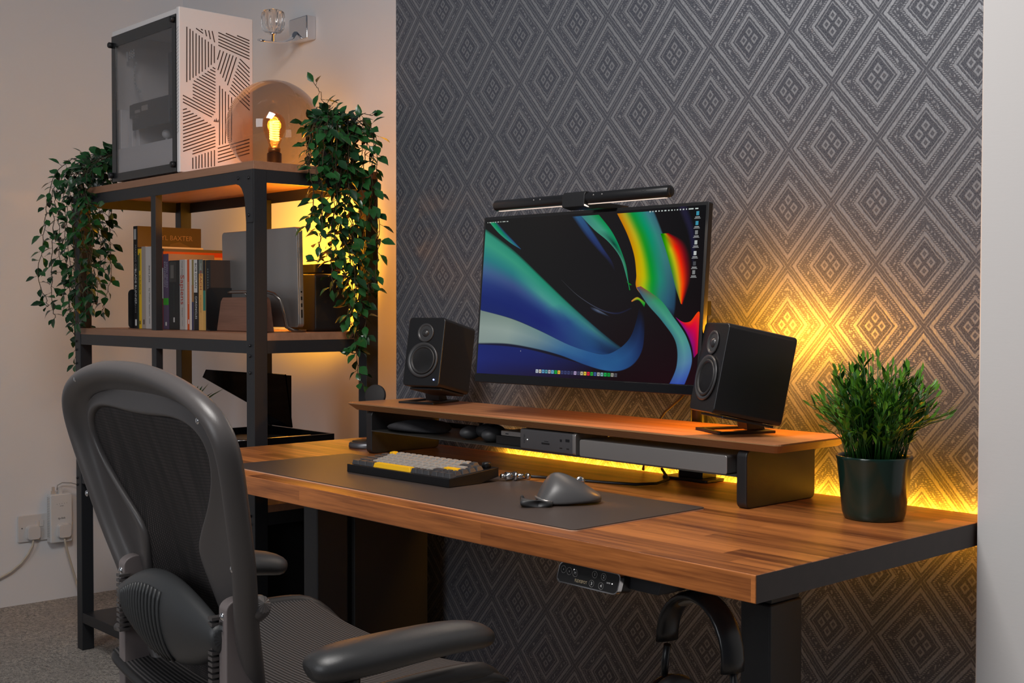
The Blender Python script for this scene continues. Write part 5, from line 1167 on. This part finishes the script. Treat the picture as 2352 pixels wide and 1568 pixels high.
# arms
for sx in (-1, 1):
    pts_ = [(sx*0.298, 0.030, 0.580), (sx*0.299, 0.036, 0.583), (sx*0.300, 0.060, 0.586), (sx*0.302, 0.11, 0.588), (sx*0.300, 0.17, 0.590), (sx*0.297, 0.23, 0.590), (sx*0.290, 0.275, 0.585), (sx*0.283, 0.300, 0.577), (sx*0.281, 0.306, 0.574)]
    obj('arm_pad', MB().tube(pts_, 0.03, 20, radii=[0.010, 0.022, 0.0285, 0.029, 0.0275, 0.026, 0.0245, 0.019, 0.009], flat=(0.82, 1.38)), mat('arm_pad_black', (0.036, 0.036, 0.037), 0.33, bumpy=(1800, 0.2)), CH, sub=1)
    obj('arm_post', MB().tube([(sx*0.300, 0.085, 0.575), (sx*0.298, 0.082, 0.545), (sx*0.285, 0.060, 0.49), (sx*0.245, 0.020, 0.43), (sx*0.19, 0.0, 0.40)], 0.022, 14, radii=[0.026, 0.018, 0.019, 0.020, 0.020], flat=(1.0, 0.8)), FR2, CH, sub=1)
obj('tilt_lever', MB().tube([(-0.215, 0.012, 0.555), (-0.222, 0.010, 0.53), (-0.224, 0.008, 0.50), (-0.222, 0.006, 0.470)], 0.010, 12, radii=[0.014, 0.015, 0.010, 0.008], flat=(1.3, 0.8)).cyl((-0.222, -0.008, 0.535), (-0.17, 0.004, 0.535), 0.006), FR, CH)
obj('tilt_housing', MB().prism(rrect(-0.17, -0.03, 0.17, 0.24, 0.05), 0.30, 0.42), FR2, CH, 0.02)
obj('gas_lift', MB().cyl((0, 0.13, FZ+0.09), (0, 0.13, 0.31), 0.026, 20), FR2, CH)
for k in range(5):
    a = math.radians(90+72*k); ex, ey = 0.30*math.cos(a), 0.13+0.30*math.sin(a)
    obj('base_leg', MB().tube([(0, 0.13, FZ+0.105), (ex*0.5, 0.13+(ey-0.13)*0.5, FZ+0.10), (ex, ey, FZ+0.075)], 0.02, 10, radii=[0.028, 0.022, 0.015]), FR2, CH)
    obj('caster', MB().cyl((ex-0.012*math.sin(a), ey+0.012*math.cos(a), FZ+0.0275), (ex+0.012*math.sin(a), ey-0.012*math.cos(a), FZ+0.0275), 0.0275, 20).cyl((ex, ey, FZ+0.03), (ex, ey, FZ+0.07), 0.006), BLACK, CH)

NEARSET |= set(C.objects) - NEAR2
# ------------------------------------------------------------------ trailing plants
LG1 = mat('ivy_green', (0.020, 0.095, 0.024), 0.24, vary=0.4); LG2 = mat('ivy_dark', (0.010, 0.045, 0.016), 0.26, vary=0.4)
STEM = mat('ivy_stem', (0.045, 0.035, 0.018), 0.6)
def ivy(name, label, loc, pot_r, pot_h, strands, seed, scale=1.0):
    t = thing(name, label, 'potted plant', loc)
    rnd = random.Random(seed)
    obj('pot', MB().lathe([(0.001, 0), (pot_r*0.78, 0), (pot_r*0.80, 0.003), (pot_r, pot_h), (pot_r*0.93, pot_h), (pot_r*0.9, pot_h-0.008), (0.001, pot_h-0.010)], (0, 0, 0), 32), BLACK, t)
    A, B_, S_ = MB(), MB(), MB()
    for pts, dens in strands:
        P = [Vector(p) for p in pts]; path = []
        for i in range(len(P)-1):
            p0, p1, p2, p3 = P[max(i-1, 0)], P[i], P[i+1], P[min(i+2, len(P)-1)]
            for q in range(6):
                f = q/6; path.append(0.5*((2*p1)+(p2-p0)*f+(2*p0-5*p1+4*p2-p3)*f*f+(3*p1-p0-3*p2+p3)*f**3))
        path.append(P[-1])
        path = [p + Vector((rnd.uniform(-1, 1), rnd.uniform(-1, 1), rnd.uniform(-1, 1)))*0.003 for p in path]
        S_.tube(path, 0.0011, 4)
        tot = sum((path[i+1]-path[i]).length for i in range(len(path)-1)); acc = rnd.uniform(0, 0.02); i = 0; d_ = 0
        step = 0.0165/dens; s_ = 0.01; ang = rnd.uniform(0, 6.28)
        cum = [0]
        for k in range(len(path)-1): cum.append(cum[-1]+(path[k+1]-path[k]).length)
        while s_ < tot:
            while i < len(cum)-2 and cum[i+1] < s_: i += 1
            f = (s_-cum[i])/max(1e-6, cum[i+1]-cum[i]); p = path[i].lerp(path[i+1], f); td = (path[i+1]-path[i]).normalized()
            ang += 2.4 + rnd.uniform(-0.5, 0.5)
            s1 = td.cross(Vector((0.3, 0.9, 0.1))).normalized(); s2 = td.cross(s1)
            out = (s1*math.cos(ang) + s2*math.sin(ang))
            dd = (out*1.0 + td*rnd.uniform(0.1, 0.8) + Vector((0, 0, rnd.uniform(-0.5, 0.15)))).normalized()
            st_ = p + dd*0.010*scale
            S_.tube([p, st_], 0.0007, 3)
            ln = rnd.uniform(0.026, 0.038)*scale*(0.8 if s_ > tot-0.03 else 1)
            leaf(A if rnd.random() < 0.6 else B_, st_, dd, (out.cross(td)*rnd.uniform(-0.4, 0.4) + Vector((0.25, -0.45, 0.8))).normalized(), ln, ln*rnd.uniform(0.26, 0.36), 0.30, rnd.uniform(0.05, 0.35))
            s_ += step*rnd.uniform(0.7, 1.3)
        dd = (path[-1]-path[-3]).normalized(); leaf(A, path[-1], dd, Vector((0.2, -0.9, 0.3)), 0.030*scale, 0.0095*scale)
    obj('vines', S_, STEM, t); obj('leaves', A, LG1, t, recalc=False, label='glossy green leaves'); obj('dark_leaves', B_, LG2, t, recalc=False, label='darker green leaves')  # darker leaves are picked at random along each vine
    return t
rnd = random.Random(21)
# right plant: pot on the right end of the top board, vines over the right side
PR = Vector((-1.640, -0.245, 1.3605)); ph = 0.100
st_ = []
for i in range(17):
    y_ = -0.375 + 0.185*(i/16) ; x_ = -1.552 + rnd.uniform(-0.004, 0.030)
    lenf = 1.0 - abs((i/16)-0.72)*1.15
    zb = 1.30 - (0.455*max(0.12, lenf))*rnd.uniform(0.75, 1.02)
    if i == 12: zb = 0.822; y_ = -0.255
    sx0 = -1.640 + 0.03*math.cos(rnd.uniform(-1, 1)); sy0 = -0.245 + (y_+0.27)*0.25
    pts = [(sx0, sy0, 1.455), (0.5*(sx0+x_)+0.01, 0.5*(sy0+y_), 1.478+rnd.uniform(-0.01, 0.02)), (x_+0.008, y_, 1.435), (x_+0.004, y_+rnd.uniform(-0.01, 0.01), 1.36)]
    zc = 1.36
    while zc - 0.075 > zb:
        zc -= 0.075; y_ += rnd.uniform(-0.014, 0.014); y_ = min(-0.175, max(-0.40, y_))
        if zb < 1.05 and zc < 1.15: y_ += (-0.235 - y_)*0.25
        pts.append((x_+rnd.uniform(-0.010, 0.014), y_, zc))
    pts.append((x_, y_+rnd.uniform(-0.01, 0.01), zb))
    st_.append(([Vector(p)-PR for p in pts], 1.0))
for i in range(22):   # short upward and sideways sprigs
    a = rnd.uniform(0, 2*PI); o_ = rnd.uniform(0.03, 0.085); h_ = rnd.uniform(0.005, 0.085)*(1.2-o_/0.09)
    st_.append(([(0.01*math.cos(a), 0.01*math.sin(a), ph-0.01), (o_*0.5*math.cos(a), o_*0.5*math.sin(a), ph+h_*0.8+0.01), (o_*math.cos(a), min(0.17, o_*math.sin(a)), ph+h_)], 1.1))
st_.append(([(0, 0, ph-0.01), (-0.01, -0.01, ph+0.05), (-0.012, -0.03, ph+0.095), (-0.022, -0.040, ph+0.122)], 0.8))
st_.append(([(0, 0, ph-0.01), (0.02, 0.03, ph+0.035), (0.05, 0.055, ph+0.045), (0.07, 0.075, ph+0.040)], 0.7))
for i in range(9):    # foliage drooping over the pot front
    a = rnd.uniform(-1.9, 0.3); 
    st_.append(([(0.02*math.cos(a), 0.02*math.sin(a), ph), (0.058*math.cos(a), 0.058*math.sin(a), ph+0.012), (0.070*math.cos(a), 0.070*math.sin(a), ph-0.05), (0.074*math.cos(a), 0.074*math.sin(a), 0.012)], 1.0))
ivy('trailing_plant', 'trailing green vine plant in a black pot at the right end of the shelving top', PR, 0.048, ph, st_, 31)
# left plant: pot behind the PC, vines down the left end
PLc = Vector((-2.470, -0.345, 1.3605))
rnd = random.Random(44); st_ = []
for i in range(15):
    y_ = -0.575 + 0.20*(i/14); x_ = -2.618 - rnd.uniform(0.0, 0.03)
    zb = (1.02, 0.98, 1.05, 0.93, 0.99, 0.846, 1.0, 1.08, 1.02, 0.90, 1.1, 1.05, 1.12, 1.15, 1.0)[i]
    pts = [(-2.49, -0.36, 1.45), (-2.55, -0.36+(y_+0.36)*0.45, 1.468+rnd.uniform(-0.015, 0.012)), (-2.605, -0.36+(y_+0.36)*0.85, 1.425+rnd.uniform(-0.01, 0.01)), (x_, y_, 1.345)]
    zc = 1.345
    while zc - 0.08 > zb:
        zc -= 0.08; y_ += rnd.uniform(-0.012, 0.014)
        if zc < 1.1: y_ += (-0.50-y_)*0.2
        pts.append((x_+rnd.uniform(-0.012, 0.008), y_, zc))
    pts.append((x_, y_, zb)); st_.append(([Vector(p)-PLc for p in pts], 1.0))
for i in range(8):    # in front of the left bay
    x_ = -2.555 + 0.028*i + rnd.uniform(-0.01, 0.01); zb = (0.965, 0.97, 0.99, 1.0, 1.02, 1.10, 1.26, 1.30)[i]; y_ = -0.540
    pts = [(-2.49, -0.37, 1.45), (-2.50+(x_+2.5)*0.4, -0.44, 1.462), (x_-0.01, -0.535, 1.405), (x_, y_, 1.32)]
    if i > 4: pts = [(-2.47, -0.37, 1.45), (-2.48, -0.45, 1.44), (-2.50, -0.53, 1.39), (x_-0.05, y_, 1.30)]
    zc = 1.32
    while zc - 0.08 > zb: zc -= 0.08; x_ += rnd.uniform(-0.004, 0.020); pts.append((x_, y_+rnd.uniform(-0.01, 0.008), zc))
    pts.append((x_, y_, zb)); st_.append(([Vector(p)-PLc for p in pts], 0.95))
for i in range(24):
    a = rnd.uniform(0, 2*PI); o_ = rnd.uniform(0.03, 0.10); h_ = rnd.uniform(-0.01, 0.045)
    st_.append(([(0.01*math.cos(a), 0.01*math.sin(a), 0.09), (o_*0.5*math.cos(a)-0.02, o_*0.5*math.sin(a), 0.105+h_*0.6), (o_*math.cos(a)-0.03, o_*math.sin(a)-0.01, 0.10+h_)], 1.1))
st_ = [(s, d) for s, d in st_]
ivy('trailing_plant', 'trailing green vine plant spilling over the left end of the shelving behind the computer case', PLc, 0.048, 0.095, st_, 57)

# ------------------------------------------------------------------ scale shelving group about the camera into its alcove, lift everything onto the floor
K = 1.10; CAM_SHIFT = Vector((-0.0988, 0.2035, -0.1014))
for o in list(C.objects):
    if o.parent is not None or o.type == 'CAMERA' or o.name in ('ceiling_lamp_light', 'front_fill_light'): continue
    if o not in NEARSET:
        o.location = o.location*K + CAM_SHIFT
        if o.type == 'LIGHT': o.data.shadow_soft_size *= K; o.data.energy *= K*K
        else: o.scale = (K, K, K)
    o.location.z += ZO
